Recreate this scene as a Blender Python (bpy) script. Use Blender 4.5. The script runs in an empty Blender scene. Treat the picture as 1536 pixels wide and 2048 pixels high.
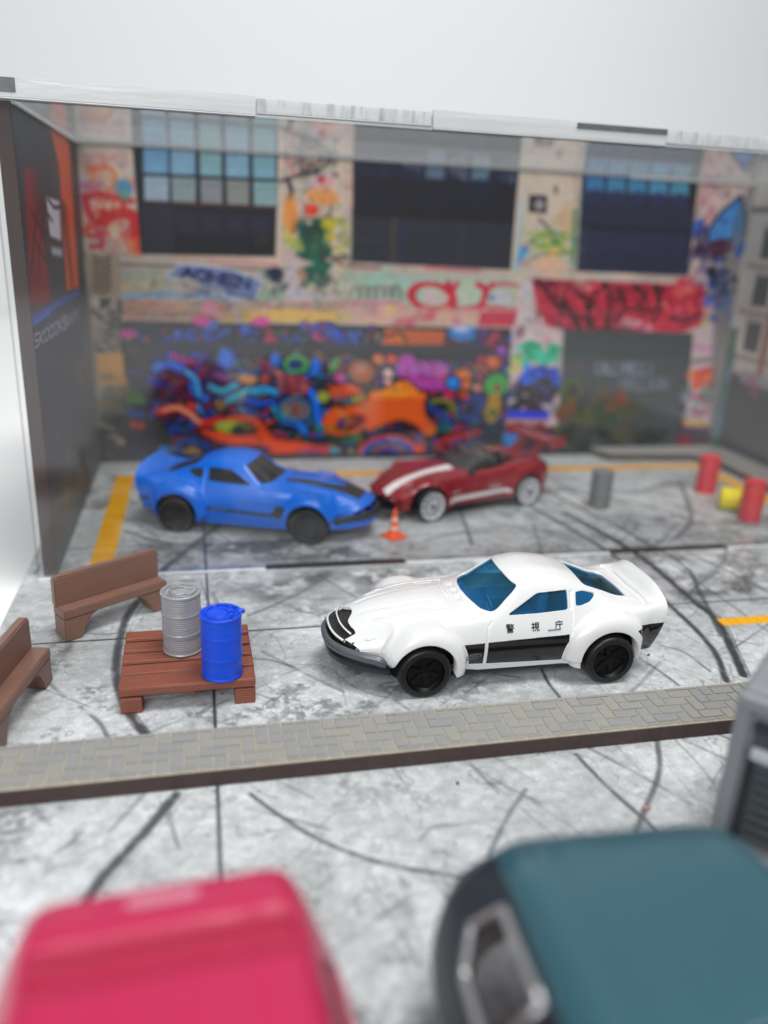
import bpy, bmesh, math, random
import numpy as np
from mathutils import Vector, Matrix, Euler

# 1 unit = 1 cm : the place is a table-top diorama of toy cars about 7 cm long
SC = bpy.context.scene
SC.unit_settings.system = 'METRIC'
SC.unit_settings.scale_length = 0.01
COL = SC.collection
PI = math.pi
rng = np.random.RandomState(7)
random.seed(7)

# ------------------------------------------------------------------ camera
FPX, PITCH, ROLL, YAW, CAMH = 1616.41, 0.3412, -0.0456, -0.2293, 8.9
def cam_axes():
    cy, sy = math.cos(YAW), math.sin(YAW)
    f = np.array([-sy*math.cos(PITCH), cy*math.cos(PITCH), -math.sin(PITCH)])
    r = np.array([cy, sy, 0.]); d = np.cross(f, r)
    c, s = math.cos(ROLL), math.sin(ROLL)
    return c*r+s*d, -s*r+c*d, f
AX_R, AX_D, AX_F = cam_axes()
CAM = np.array([0, 0, CAMH])
cam_d = bpy.data.cameras.new('camera'); cam = bpy.data.objects.new('camera', cam_d); COL.objects.link(cam)
M = Matrix.Identity(4)
for i in range(3):
    M[i][0] = AX_R[i]; M[i][1] = -AX_D[i]; M[i][2] = -AX_F[i]; M[i][3] = CAM[i]
cam.matrix_world = M
cam_d.sensor_fit = 'VERTICAL'; cam_d.sensor_height = 90.0; cam_d.sensor_width = 90.0
cam_d.lens = FPX/2048*90.0
cam_d.clip_start = 0.3; cam_d.clip_end = 2000
cam_d.dof.use_dof = True; cam_d.dof.focus_distance = 16.7
APERTURE = 0.35                                    # opening in cm
cam_d.dof.aperture_fstop = cam_d.lens*1e-3/APERTURE
SC.camera = cam
# ------------------------------------------------------------------ light
W = bpy.data.worlds.new("World"); SC.world = W; W.use_nodes = True
bg = W.node_tree.nodes['Background']
bg.inputs[0].default_value = (0.965, 0.98, 1.0, 1); bg.inputs[1].default_value = 0.30
def area(name, loc, target, size, power, color=(1, 1, 1)):
    l = bpy.data.lights.new(name, 'AREA'); l.shape = 'RECTANGLE'; l.size = size[0]; l.size_y = size[1]
    l.energy = power; l.color = color
    o = bpy.data.objects.new(name, l); COL.objects.link(o); o.location = loc
    o.rotation_euler = (Vector(target)-Vector(loc)).to_track_quat('-Z', 'Y').to_euler()
    return o
area('softbox_lamp', (14, 6, 62), (7, 17, 0), (27, 20), 31500, (1, 0.985, 0.96))
area('front_fill_lamp', (-22, -44, 42), (5, 18, 1), (44, 30), 35000, (0.97, 0.985, 1))  # added fill from the camera side to brighten near faces, not a real window
area('backdrop_fill_lamp', (28, 70, 95), (28, 138, 45), (140, 20), 56000, (1, 0.995, 0.98))  # added fill, lifts the backdrop brightness only
SC.view_settings.view_transform = 'Standard'; SC.view_settings.look = 'None'
SC.view_settings.exposure = 0.0; SC.view_settings.gamma = 1.0
SC.cycles.max_bounces = 10; SC.cycles.transparent_max_bounces = 24; SC.cycles.glossy_bounces = 5
SC.cycles.transmission_bounces = 8; SC.cycles.caustics_reflective = False; SC.cycles.caustics_refractive = False
SC.cycles.sample_clamp_indirect = 6.0

# ------------------------------------------------------------------ mapping of print coordinates (photo px) to the print's plane
def ray(x, y): return AX_F+(x-768)/FPX*AX_R+(y-1024)/FPX*AX_D
def hitz(x, y, z=0.0):
    v = ray(x, y); t = (z-CAM[2])/v[2]; return CAM+t*v
def hity(x, y, Y):
    v = ray(x, y); t = Y/v[1]; return CAM+t*v
def hitx(x, y, X):
    v = ray(x, y); t = X/v[0]; return CAM+t*v
YF, YB, BH, XL, XR = 20.45, 30.79, 11.05, -3.82, 21.8    # case: front, back, height, left, right

# ------------------------------------------------------------------ helpers
def srgb(c):
    return tuple(((v/255/12.92) if v/255 <= 0.04045 else ((v/255+0.055)/1.055)**2.4) for v in c)
def tag(o, label=None, cat=None, group=None, kind=None):
    if label: o['label'] = label
    if cat: o['category'] = cat
    if group: o['group'] = group
    if kind: o['kind'] = kind
    return o
def empty(name, loc, rz=0, label=None, cat=None, group=None, rot=None):
    o = bpy.data.objects.new(name, None); COL.objects.link(o); o.location = loc
    o.rotation_euler = rot if rot else (0, 0, rz); o.empty_display_size = 0.2
    return tag(o, label, cat, group)
def link(name, me, mat=None, parent=None, smooth=False):
    o = bpy.data.objects.new(name, me); COL.objects.link(o)
    if mat is not None and len(me.materials) == 0: me.materials.append(mat)
    if parent: o.parent = parent
    if smooth:
        me.shade_smooth()
    return o
def from_bm(name, bm, mat=None, parent=None, smooth=False):
    me = bpy.data.meshes.new(name); bm.normal_update(); bm.to_mesh(me); bm.free()
    return link(name, me, mat, parent, smooth)
def from_np(name, V, F, mat=None, parent=None, smooth=True):
    me = bpy.data.meshes.new(name); V = np.asarray(V, float); F = np.asarray(F, int)
    me.vertices.add(len(V)); me.vertices.foreach_set('co', V.ravel())
    k = F.shape[1]
    me.loops.add(F.size); me.loops.foreach_set('vertex_index', F.ravel())
    me.polygons.add(len(F)); me.polygons.foreach_set('loop_start', np.arange(0, F.size, k))
    me.update(calc_edges=True); me.validate()
    return link(name, me, mat, parent, smooth)
def bm_box(bm, x0, x1, y0, y1, z0, z1, bev=0.0, segs=2, mat=None):
    r = bmesh.ops.create_cube(bm, size=1.0)
    vs = r['verts']
    for v in vs:
        v.co = Vector(((x0+x1)/2+v.co.x*(x1-x0), (y0+y1)/2+v.co.y*(y1-y0), (z0+z1)/2+v.co.z*(z1-z0)))
        if mat is not None: v.co = mat @ v.co
    if bev > 0:
        es = list({e for v in vs for e in v.link_edges})
        bmesh.ops.bevel(bm, geom=es, offset=bev, segments=segs, affect='EDGES', profile=0.5)
def box(name, b, mat, parent=None, bev=0.0, segs=2):
    bm = bmesh.new(); bm_box(bm, *b, bev=bev, segs=segs); return from_bm(name, bm, mat, parent)
def lathe(name, prof, mat, parent=None, n=48, axis='z', loc=(0, 0, 0), cap=True, smooth=True, sharp=None):
    # prof: list of (r, h)
    V = []; F = []
    for r, h in prof:
        for k in range(n):
            a = 2*PI*k/n
            if axis == 'z': p = (r*math.cos(a), r*math.sin(a), h)
            else: p = (r*math.cos(a), h, r*math.sin(a))
            V.append((p[0]+loc[0], p[1]+loc[1], p[2]+loc[2]))
    for i in range(len(prof)-1):
        for k in range(n):
            k2 = (k+1) % n
            q = (i*n+k, i*n+k2, (i+1)*n+k2, (i+1)*n+k)
            F.append(q if axis == 'z' else q[::-1])
    bm = bmesh.new(); vs = [bm.verts.new(v) for v in V]
    for f in F: bm.faces.new([vs[i] for i in f])
    if cap:
        for i in (0, len(prof)-1):
            if prof[i][0] > 1e-4:
                loop = vs[i*n:(i+1)*n]
                try: bm.faces.new(loop)
                except ValueError: pass
    bmesh.ops.remove_doubles(bm, verts=bm.verts, dist=1e-5)
    bmesh.ops.recalc_face_normals(bm, faces=bm.faces)
    o = from_bm(name, bm, mat, parent)
    if smooth:
        o.data.shade_smooth()
        o.data.set_sharp_from_angle(angle=math.radians(sharp or 40))
    return o
def tube(name, pts, r, mat, parent=None, n=8, closed=False, scale=(1, 1)):
    pts = [Vector(p) for p in pts]; m = len(pts); bm = bmesh.new(); rings = []
    for i, p in enumerate(pts):
        a = pts[(i-1) % m] if (closed or i > 0) else p
        b = pts[(i+1) % m] if (closed or i < m-1) else p
        t = (b-a).normalized(); up = Vector((0, 0, 1))
        if abs(t.z) > .95: up = Vector((0, 1, 0))
        s = t.cross(up).normalized(); u = s.cross(t).normalized()
        rr = r[i] if isinstance(r, (list, tuple)) else r
        rings.append([bm.verts.new(p+rr*(math.cos(2*PI*k/n)*s*scale[0]+math.sin(2*PI*k/n)*u*scale[1])) for k in range(n)])
    for i in range(m if closed else m-1):
        A, B = rings[i], rings[(i+1) % m]
        for k in range(n): bm.faces.new((A[k], A[(k+1) % n], B[(k+1) % n], B[k]))
    if not closed:
        bm.faces.new(rings[0]); bm.faces.new(rings[-1][::-1])
    bmesh.ops.recalc_face_normals(bm, faces=bm.faces)
    return from_bm(name, bm, mat, parent, True)

# ------------------------------------------------------------------ materials
def new_mat(name):
    m = bpy.data.materials.new(name); m.use_nodes = True
    return m, m.node_tree, m.node_tree.nodes, m.node_tree.links, m.node_tree.nodes['Principled BSDF']
def plain(name, rgb, rough=0.5, metal=0.0, coat=0.0, var=0.06, nscale=3.0, bump=0.0, bscale=60.0, spec=0.5, coat_rough=0.05, rvar=0.0):
    m, nt, N, L, b = new_mat(name)
    c = srgb(rgb)
    tc = N.new('ShaderNodeTexCoord')
    no = N.new('ShaderNodeTexNoise'); no.inputs['Scale'].default_value = nscale; no.inputs['Detail'].default_value = 6
    L.new(tc.outputs['Object'], no.inputs['Vector'])
    mx = N.new('ShaderNodeMix'); mx.data_type = 'RGBA'
    mx.inputs[6].default_value = (*[v*(1-var) for v in c], 1); mx.inputs[7].default_value = (*[min(1, v*(1+var)) for v in c], 1)
    L.new(no.outputs['Fac'], mx.inputs[0]); L.new(mx.outputs[2], b.inputs['Base Color'])
    b.inputs['Roughness'].default_value = rough; b.inputs['Metallic'].default_value = metal
    b.inputs['Coat Weight'].default_value = coat; b.inputs['Coat Roughness'].default_value = coat_rough
    b.inputs['Specular IOR Level'].default_value = spec
    if rvar:
        mr = N.new('ShaderNodeMapRange'); mr.inputs[3].default_value = rough-rvar; mr.inputs[4].default_value = rough+rvar
        L.new(no.outputs['Fac'], mr.inputs[0]); L.new(mr.outputs[0], b.inputs['Roughness'])
    if bump:
        n2 = N.new('ShaderNodeTexNoise'); n2.inputs['Scale'].default_value = bscale; n2.inputs['Detail'].default_value = 4
        L.new(tc.outputs['Object'], n2.inputs['Vector'])
        bp = N.new('ShaderNodeBump'); bp.inputs['Strength'].default_value = bump; bp.inputs['Distance'].default_value = 0.02
        L.new(n2.outputs['Fac'], bp.inputs['Height']); L.new(bp.outputs[0], b.inputs['Normal'])
    return m
def layered(name, rgb, rough=0.45, step=0.035, strength=0.6, axis=2, var=0.08, metal=0.0):
    """3D printed plastic: fine horizontal layer lines"""
    m, nt, N, L, b = new_mat(name); c = srgb(rgb)
    tc = N.new('ShaderNodeTexCoord'); sx = N.new('ShaderNodeSeparateXYZ'); L.new(tc.outputs['Object'], sx.inputs[0])
    no = N.new('ShaderNodeTexNoise'); no.inputs['Scale'].default_value = 2.2; no.inputs['Detail'].default_value = 7
    mp = N.new('ShaderNodeMapping'); L.new(tc.outputs['Object'], mp.inputs[0]); mp.inputs['Scale'].default_value = (1, 1, 9)
    L.new(mp.outputs[0], no.inputs['Vector'])
    m1 = N.new('ShaderNodeMath'); m1.operation = 'MULTIPLY_ADD'; m1.inputs[1].default_value = 2*PI/step
    L.new(sx.outputs[axis], m1.inputs[0])
    n3 = N.new('ShaderNodeTexNoise'); n3.inputs['Scale'].default_value = 1.4; L.new(tc.outputs['Object'], n3.inputs['Vector'])
    m3 = N.new('ShaderNodeMath'); m3.operation = 'MULTIPLY'; m3.inputs[1].default_value = 3.0; L.new(n3.outputs['Fac'], m3.inputs[0])
    L.new(m3.outputs[0], m1.inputs[2])
    m2 = N.new('ShaderNodeMath'); m2.operation = 'SINE'; L.new(m1.outputs[0], m2.inputs[0])
    ad = N.new('ShaderNodeMath'); ad.operation = 'MULTIPLY_ADD'; ad.inputs[1].default_value = 3.5
    L.new(no.outputs['Fac'], ad.inputs[0]); L.new(m2.outputs[0], ad.inputs[2])
    bp = N.new('ShaderNodeBump'); bp.inputs['Strength'].default_value = strength; bp.inputs['Distance'].default_value = 0.012
    L.new(ad.outputs[0], bp.inputs['Height']); L.new(bp.outputs[0], b.inputs['Normal'])
    mx = N.new('ShaderNodeMix'); mx.data_type = 'RGBA'
    mx.inputs[6].default_value = (*[v*(1-var*2) for v in c], 1); mx.inputs[7].default_value = (*[min(1, v*(1+var*2)) for v in c], 1)
    L.new(no.outputs['Fac'], mx.inputs[0]); L.new(mx.outputs[2], b.inputs['Base Color'])
    b.inputs['Roughness'].default_value = rough; b.inputs['Metallic'].default_value = metal
    return m
def acrylic(name, haze=0.03, tint=(0.985, 0.99, 0.99), rough=0.015, ior=1.49):
    m, nt, N, L, b = new_mat(name); N.remove(b)
    out = [n for n in N if n.type == 'OUTPUT_MATERIAL'][0]
    g = N.new('ShaderNodeNewGeometry'); fr = N.new('ShaderNodeFresnel')
    mi = N.new('ShaderNodeMapRange'); mi.inputs[3].default_value = ior; mi.inputs[4].default_value = 1/ior
    L.new(g.outputs['Backfacing'], mi.inputs[0]); L.new(mi.outputs[0], fr.inputs['IOR'])
    tr = N.new('ShaderNodeBsdfTransparent'); tr.inputs[0].default_value = (*tint, 1)
    gl = N.new('ShaderNodeBsdfGlossy'); gl.inputs['Roughness'].default_value = rough
    df = N.new('ShaderNodeBsdfDiffuse'); df.inputs[0].default_value = (.75, .77, .78, 1)
    tc = N.new('ShaderNodeTexCoord'); no = N.new('ShaderNodeTexNoise'); no.inputs['Scale'].default_value = 0.35; no.inputs['Detail'].default_value = 9
    L.new(tc.outputs['Object'], no.inputs['Vector'])
    mr = N.new('ShaderNodeMapRange'); mr.inputs[1].default_value = 0.3; mr.inputs[2].default_value = 0.75
    mr.inputs[3].default_value = haze*0.5; mr.inputs[4].default_value = haze*1.5; L.new(no.outputs['Fac'], mr.inputs[0])
    a = N.new('ShaderNodeMixShader'); L.new(mr.outputs[0], a.inputs[0]); L.new(tr.outputs[0], a.inputs[1]); L.new(df.outputs[0], a.inputs[2])
    c = N.new('ShaderNodeMixShader'); L.new(fr.outputs[0], c.inputs[0]); L.new(a.outputs[0], c.inputs[1]); L.new(gl.outputs[0], c.inputs[2])
    L.new(c.outputs[0], out.inputs[0]); return m
def acrylic_edge(name, sc=(22, 3, 1.6), lo=.30, pos=(.38, .56)):
    """sawn edge of a clear sheet: frosted, with fine saw streaks"""
    m, nt, N, L, b = new_mat(name)
    tc = N.new('ShaderNodeTexCoord'); mp = N.new('ShaderNodeMapping'); mp.inputs['Scale'].default_value = sc
    L.new(tc.outputs['Object'], mp.inputs[0])
    no = N.new('ShaderNodeTexNoise'); no.inputs['Scale'].default_value = 1.0; no.inputs['Detail'].default_value = 5; L.new(mp.outputs[0], no.inputs['Vector'])
    cr = N.new('ShaderNodeValToRGB'); cr.color_ramp.elements[0].position = pos[0]; cr.color_ramp.elements[0].color = (lo, lo*1.01, lo*1.02, 1)
    cr.color_ramp.elements[1].position = pos[1]; cr.color_ramp.elements[1].color = (.86, .88, .88, 1)
    L.new(no.outputs['Fac'], cr.inputs[0]); L.new(cr.outputs[0], b.inputs['Base Color'])
    b.inputs['Roughness'].default_value = .3; b.inputs['Transmission Weight'].default_value = 0.5
    bp = N.new('ShaderNodeBump'); bp.inputs['Strength'].default_value = .5; bp.inputs['Distance'].default_value = .03
    L.new(no.outputs['Fac'], bp.inputs['Height']); L.new(bp.outputs[0], b.inputs['Normal'])
    return m
def tinted_glass(name, rgb, alpha=0.5, rough=0.04):
    m, nt, N, L, b = new_mat(name); N.remove(b)
    out = [n for n in N if n.type == 'OUTPUT_MATERIAL'][0]
    tr = N.new('ShaderNodeBsdfTransparent'); tr.inputs[0].default_value = (*srgb(rgb), 1)
    p = N.new('ShaderNodeBsdfPrincipled'); p.inputs['Base Color'].default_value = (*[v*.35 for v in srgb(rgb)], 1); p.inputs['Roughness'].default_value = rough
    tc = N.new('ShaderNodeTexCoord'); no = N.new('ShaderNodeTexNoise'); no.inputs['Scale'].default_value = 5; no.inputs['Detail'].default_value = 6
    L.new(tc.outputs['Object'], no.inputs['Vector'])
    bp = N.new('ShaderNodeBump'); bp.inputs['Strength'].default_value = .12; bp.inputs['Distance'].default_value = .02
    L.new(no.outputs['Fac'], bp.inputs['Height']); L.new(bp.outputs[0], p.inputs['Normal'])
    mx = N.new('ShaderNodeMixShader'); mx.inputs[0].default_value = 1-alpha
    L.new(tr.outputs[0], mx.inputs[1]); L.new(p.outputs[0], mx.inputs[2]); L.new(mx.outputs[0], out.inputs[0])
    return m

# ------------------------------------------------------------------ numpy print painter
def vnoise(h, w, cell, seed, octaves=4, aspect=1.0):
    r = np.random.RandomState(seed); out = np.zeros((h, w), np.float32); amp = 1.; tot = 0
    for o in range(octaves):
        cy = max(cell/2**o, 1.5); cx = max(cell*aspect/2**o, 1.5)
        gh, gw = int(h/cy)+4, int(w/cx)+4
        g = r.rand(gh, gw).astype(np.float32)
        y = np.arange(h)/cy; x = np.arange(w)/cx
        yi = y.astype(int); xi = x.astype(int); fy = y-yi; fx = x-xi
        fy = (fy*fy*(3-2*fy)).astype(np.float32); fx = (fx*fx*(3-2*fx)).astype(np.float32)
        top = g[yi][:, xi]*(1-fx)+g[yi][:, xi+1]*fx
        bot = g[yi+1][:, xi]*(1-fx)+g[yi+1][:, xi+1]*fx
        out += amp*(top*(1-fy[:, None])+bot*fy[:, None]); tot += amp; amp *= .5
    return out/tot
def smooth_line(pts, k=8, closed=False):
    P = np.array(pts, float)
    if len(P) < 3: return P
    Q = np.vstack([P[-1], P, P[0], P[1]]) if closed else np.vstack([2*P[0]-P[1], P, 2*P[-1]-P[-2]])
    o = []
    n = len(P) if closed else len(P)-1
    for i in range(n):
        a, b, c, d = Q[i], Q[i+1], Q[i+2], Q[i+3]
        for t in np.linspace(0, 1, k, endpoint=False):
            o.append(.5*((2*b)+(-a+c)*t+(2*a-5*b+4*c-d)*t*t+(-a+3*b-3*c+d)*t**3))
    if not closed: o.append(P[-1])
    return np.array(o)
class Canvas:
    def __init__(s, w, h, col, mp=None):
        s.w, s.h = w, h; s.a = np.empty((h, w, 3), np.float32); s.a[:] = np.array(col)/255.; s.mp = mp or (lambda x, y: (x, y))
        s.sc = 1.0; s.local = False
    def M(s, pts): return np.array([s.mp(x, y) for x, y in pts], float)
    def _bb(s, P, pad):
        x0 = max(0, int(P[:, 0].min()-pad)); x1 = min(s.w, int(P[:, 0].max()+pad)+2)
        y0 = max(0, int(P[:, 1].min()-pad)); y1 = min(s.h, int(P[:, 1].max()+pad)+2)
        if x1 <= x0 or y1 <= y0: return None
        X, Y = np.meshgrid(np.arange(x0, x1, dtype=np.float32), np.arange(y0, y1, dtype=np.float32))
        return x0, x1, y0, y1, X, Y
    def _put(s, bb, m, col, alpha=1.):
        x0, x1, y0, y1 = bb[:4]; m = (np.clip(m, 0, 1)*alpha)[..., None]
        r = s.a[y0:y1, x0:x1]; r += (np.array(col, np.float32)/255.-r)*m
    @staticmethod
    def dseg(X, Y, P, closed=False):
        d = np.full(X.shape, 1e9, np.float32); n = len(P) if closed else len(P)-1
        for i in range(n):
            a, b = P[i], P[(i+1) % len(P)]; e = b-a; L2 = max(float(e@e), 1e-9)
            t = np.clip(((X-a[0])*e[0]+(Y-a[1])*e[1])/L2, 0, 1)
            d = np.minimum(d, (X-a[0]-t*e[0])**2+(Y-a[1]-t*e[1])**2)
        return np.sqrt(d)
    def stroke(s, pts, w, col, soft=1.5, alpha=1., sm=True, raw=False, jit=None):
        P = np.array(pts, float) if raw else s.M(pts)
        if s.local and not raw: w = max(1.0, w*float(np.hypot(*(s.M([(x+1, y) for x, y in pts])-P).T).mean())); soft = min(soft, .8+w*.3)
        if sm: P = smooth_line(P, 6)
        bb = s._bb(P, w+soft+2)
        if bb is None: return
        d = s.dseg(bb[4], bb[5], P); m = (w/2-d)/soft+.5
        if jit is not None: m = m*jit[bb[2]:bb[3], bb[0]:bb[1]]
        s._put(bb, m, col, alpha)
    def poly(s, pts, col, soft=1.5, alpha=1., sm=False, raw=False, out=None, ow=3):
        P = np.array(pts, float) if raw else s.M(pts)
        if sm: P = smooth_line(P, 6, True)
        bb = s._bb(P, soft+ow+2)
        if bb is None: return
        X, Y = bb[4], bb[5]; ins = np.zeros(X.shape, bool); n = len(P)
        for i in range(n):
            (xa, ya), (xb, yb) = P[i], P[(i+1) % n]
            if ya == yb: continue
            c = ((ya > Y) != (yb > Y)) & (X < (xb-xa)*(Y-ya)/(yb-ya)+xa); ins ^= c
        d = s.dseg(X, Y, P, True); sd = np.where(ins, -d, d)
        s._put(bb, .5-sd/soft, col, alpha)
        if out is not None: s._put(bb, (ow/2-d)/soft+.5, out, alpha)
    def ell(s, cx, cy, rx, ry, col, ang=0, soft=1.5, alpha=1., raw=False, ring=None):
        if not raw: cx, cy = s.mp(cx, cy); rx *= s.sc; ry *= s.sc
        R = max(rx, ry); bb = s._bb(np.array([[cx-R, cy-R], [cx+R, cy+R]]), soft+2+(ring or 0))
        if bb is None: return
        c, n = math.cos(ang), math.sin(ang); X = bb[4]-cx; Y = bb[5]-cy
        u = (X*c+Y*n)/rx; v = (-X*n+Y*c)/ry; q = np.sqrt(u*u+v*v)+1e-6
        d = (q-1)*min(rx, ry)
        m = (.5-d/soft) if ring is None else (ring/2-np.abs(d))/soft+.5
        s._put(bb, m, col, alpha)
    def image(s, name):
        im = bpy.data.images.new(name, s.w, s.h, alpha=False)
        p = np.ones((s.h, s.w, 4), np.float32); p[..., :3] = np.clip(s.a[::-1], 0, 1)
        im.pixels.foreach_set(p.ravel()); im.update(); return im
def print_mat(name, img, rough=.45, spec=.4, coat=0., gain=1.0, fine=None):
    m, nt, N, L, b = new_mat(name)
    t = N.new('ShaderNodeTexImage'); t.image = img; t.interpolation = 'Cubic'; t.extension = 'EXTEND'
    uv = N.new('ShaderNodeUVMap'); uv.uv_map = 'UVMap'; L.new(uv.outputs[0], t.inputs[0])
    src = t.outputs[0]
    if fine:
        tc = N.new('ShaderNodeTexCoord'); no = N.new('ShaderNodeTexNoise'); no.inputs['Scale'].default_value = fine; no.inputs['Detail'].default_value = 8; no.inputs['Roughness'].default_value = .7
        L.new(tc.outputs['Object'], no.inputs['Vector'])
        mr = N.new('ShaderNodeMapRange'); mr.inputs[1].default_value = .25; mr.inputs[2].default_value = .75; mr.inputs[3].default_value = .70*gain; mr.inputs[4].default_value = 1.26*gain
        L.new(no.outputs['Fac'], mr.inputs[0])
        mu = N.new('ShaderNodeMix'); mu.data_type = 'RGBA'; mu.blend_type = 'MULTIPLY'; mu.inputs[0].default_value = 1
        L.new(src, mu.inputs[6]); L.new(mr.outputs[0], mu.inputs[7]); src = mu.outputs[2]
    L.new(src, b.inputs['Base Color'])
    b.inputs['Roughness'].default_value = rough; b.inputs['Specular IOR Level'].default_value = spec
    b.inputs['Coat Weight'].default_value = coat; b.inputs['Coat Roughness'].default_value = .12
    return m
def sheet(name, corners, mat, parent=None, nx=1):
    """flat printed sheet; corners: bottom-left, bottom-right, top-right, top-left"""
    bm = bmesh.new(); vs = [bm.verts.new(c) for c in corners]; f = bm.faces.new(vs)
    uv = bm.loops.layers.uv.new('UVMap')
    for l, c in zip(f.loops, ((0, 0), (1, 0), (1, 1), (0, 1))): l[uv].uv = c
    return from_bm(name, bm, mat, parent)
# ================================================================== PRINT: asphalt ground
GX0, GX1, GY0, GY1, GR = -4.62, 24.0, -3.0, 31.0, 54
def g_map(x, y):
    p = hitz(x, y); return ((p[0]-GX0)*GR, (GY1-p[1])*GR)
def wg(X, Y): return ((X-GX0)*GR, (GY1-Y)*GR)
gw, gh = int((GX1-GX0)*GR), int((GY1-GY0)*GR)
G = Canvas(gw, gh, (190, 192, 194), g_map); G.local = True
n1 = vnoise(gh, gw, 260, 1, 6); n2 = vnoise(gh, gw, 60, 2, 6, 1.3); n3 = vnoise(gh, gw, 7, 3, 3, 1.3); n4 = vnoise(gh, gw, 120, 4, 6, 1.8)
tone = 1+(n1-.5)*.30+(n2-.5)*.24+(n3-.5)*.24
G.a *= tone[..., None]
yy = np.linspace(GY1, GY0, gh)[:, None]; xx = np.linspace(GX0, GX1, gw)[None, :]
def blob(X, Y, rx, ry, ang=0):
    c, s = math.cos(ang), math.sin(ang); u = ((xx-X)*c+(yy-Y)*s)/rx; v = (-(xx-X)*s+(yy-Y)*c)/ry
    return np.exp(-(u*u+v*v))
dark = np.zeros((gh, gw), np.float32)
for X, Y, rx, ry, an, k in [(3.2, 19.0, 2.4, 1.0, .2, 1.1), (5.2, 17.9, 1.8, .8, -.2, .5), (1.5, 21.6, 3.6, .9, -.2, .9), (8, 23.2, 3.2, .7, .2, 1.0), (-1.6, 17.4, .9, .7, 0, .35),
                         (12.5, 19.2, 2.2, .9, .3, .55), (15.5, 26.4, 4.5, .5, 0, .8), (-3.4, 23, .5, 6, 0, .7), (11.5, 17.2, 1.2, 1.0, 0, .35), (3.9, 12.6, 2.5, .35, 0, .35), (9.3, 21.6, 2.3, .6, 0, .6),
                         (15.3, 18.2, 2.6, 1.6, .4, .45), (7.6, 14.5, 2.6, 1.4, 0, .35), (-2.2, 15.6, .9, .6, .5, .25), (13.3, 17.3, 3.4, .26, .0, .8), (16.5, 22.6, 3, .8, 0, .45), (5.5, 15.3, 3.4, .7, 0, .4)]:
    dark = np.maximum(dark, k*blob(X, Y, rx, ry, an))
patch = np.clip((n4-.38)*5, 0, 1)*np.clip((vnoise(gh, gw, 22, 29, 5)-.36)*4.5, 0, 1)*(.5+1.0*n3)
G.a *= (1-.62*np.clip(dark*patch*.95, 0, .75))[..., None]
fz = vnoise(gh, gw, 5, 9, 2, 1.0); sc1 = vnoise(gh, gw, 34, 17, 6, 1.2)
scuff = np.clip((sc1-.53)*9, 0, 1)*np.clip((fz-.30)*3, 0, 1)*np.clip((n4-.42)*7, 0, 1)
G.a *= (1-.30*scuff)[..., None]
rg = np.abs(vnoise(gh, gw, 90, 19, 5, 1.1)-.5); vein = np.clip(1-rg/.006, 0, 1)*np.clip((n2-.42)*8, 0, 1); G.a *= (1-.34*vein)[..., None]
rg = np.abs(vnoise(gh, gw, 46, 23, 5, 1.5)-.5); vein = np.clip(1-rg/.010, 0, 1)*np.clip((n1-.48)*8, 0, 1); G.a *= (1-.25*vein)[..., None]
G.a *= (1+np.clip((fz-.62)*3, 0, 1)*.10)[..., None]
G.a[..., 0] *= .99
jit = np.clip(.55+1.1*(vnoise(gh, gw, 12, 5, 3, .5)-.25), 0, 1); jit2 = np.clip(.2+1.9*(vnoise(gh, gw, 20, 6, 4)-.22), 0, 1)
D = (58, 61, 66); D2 = (92, 96, 101)
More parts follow.
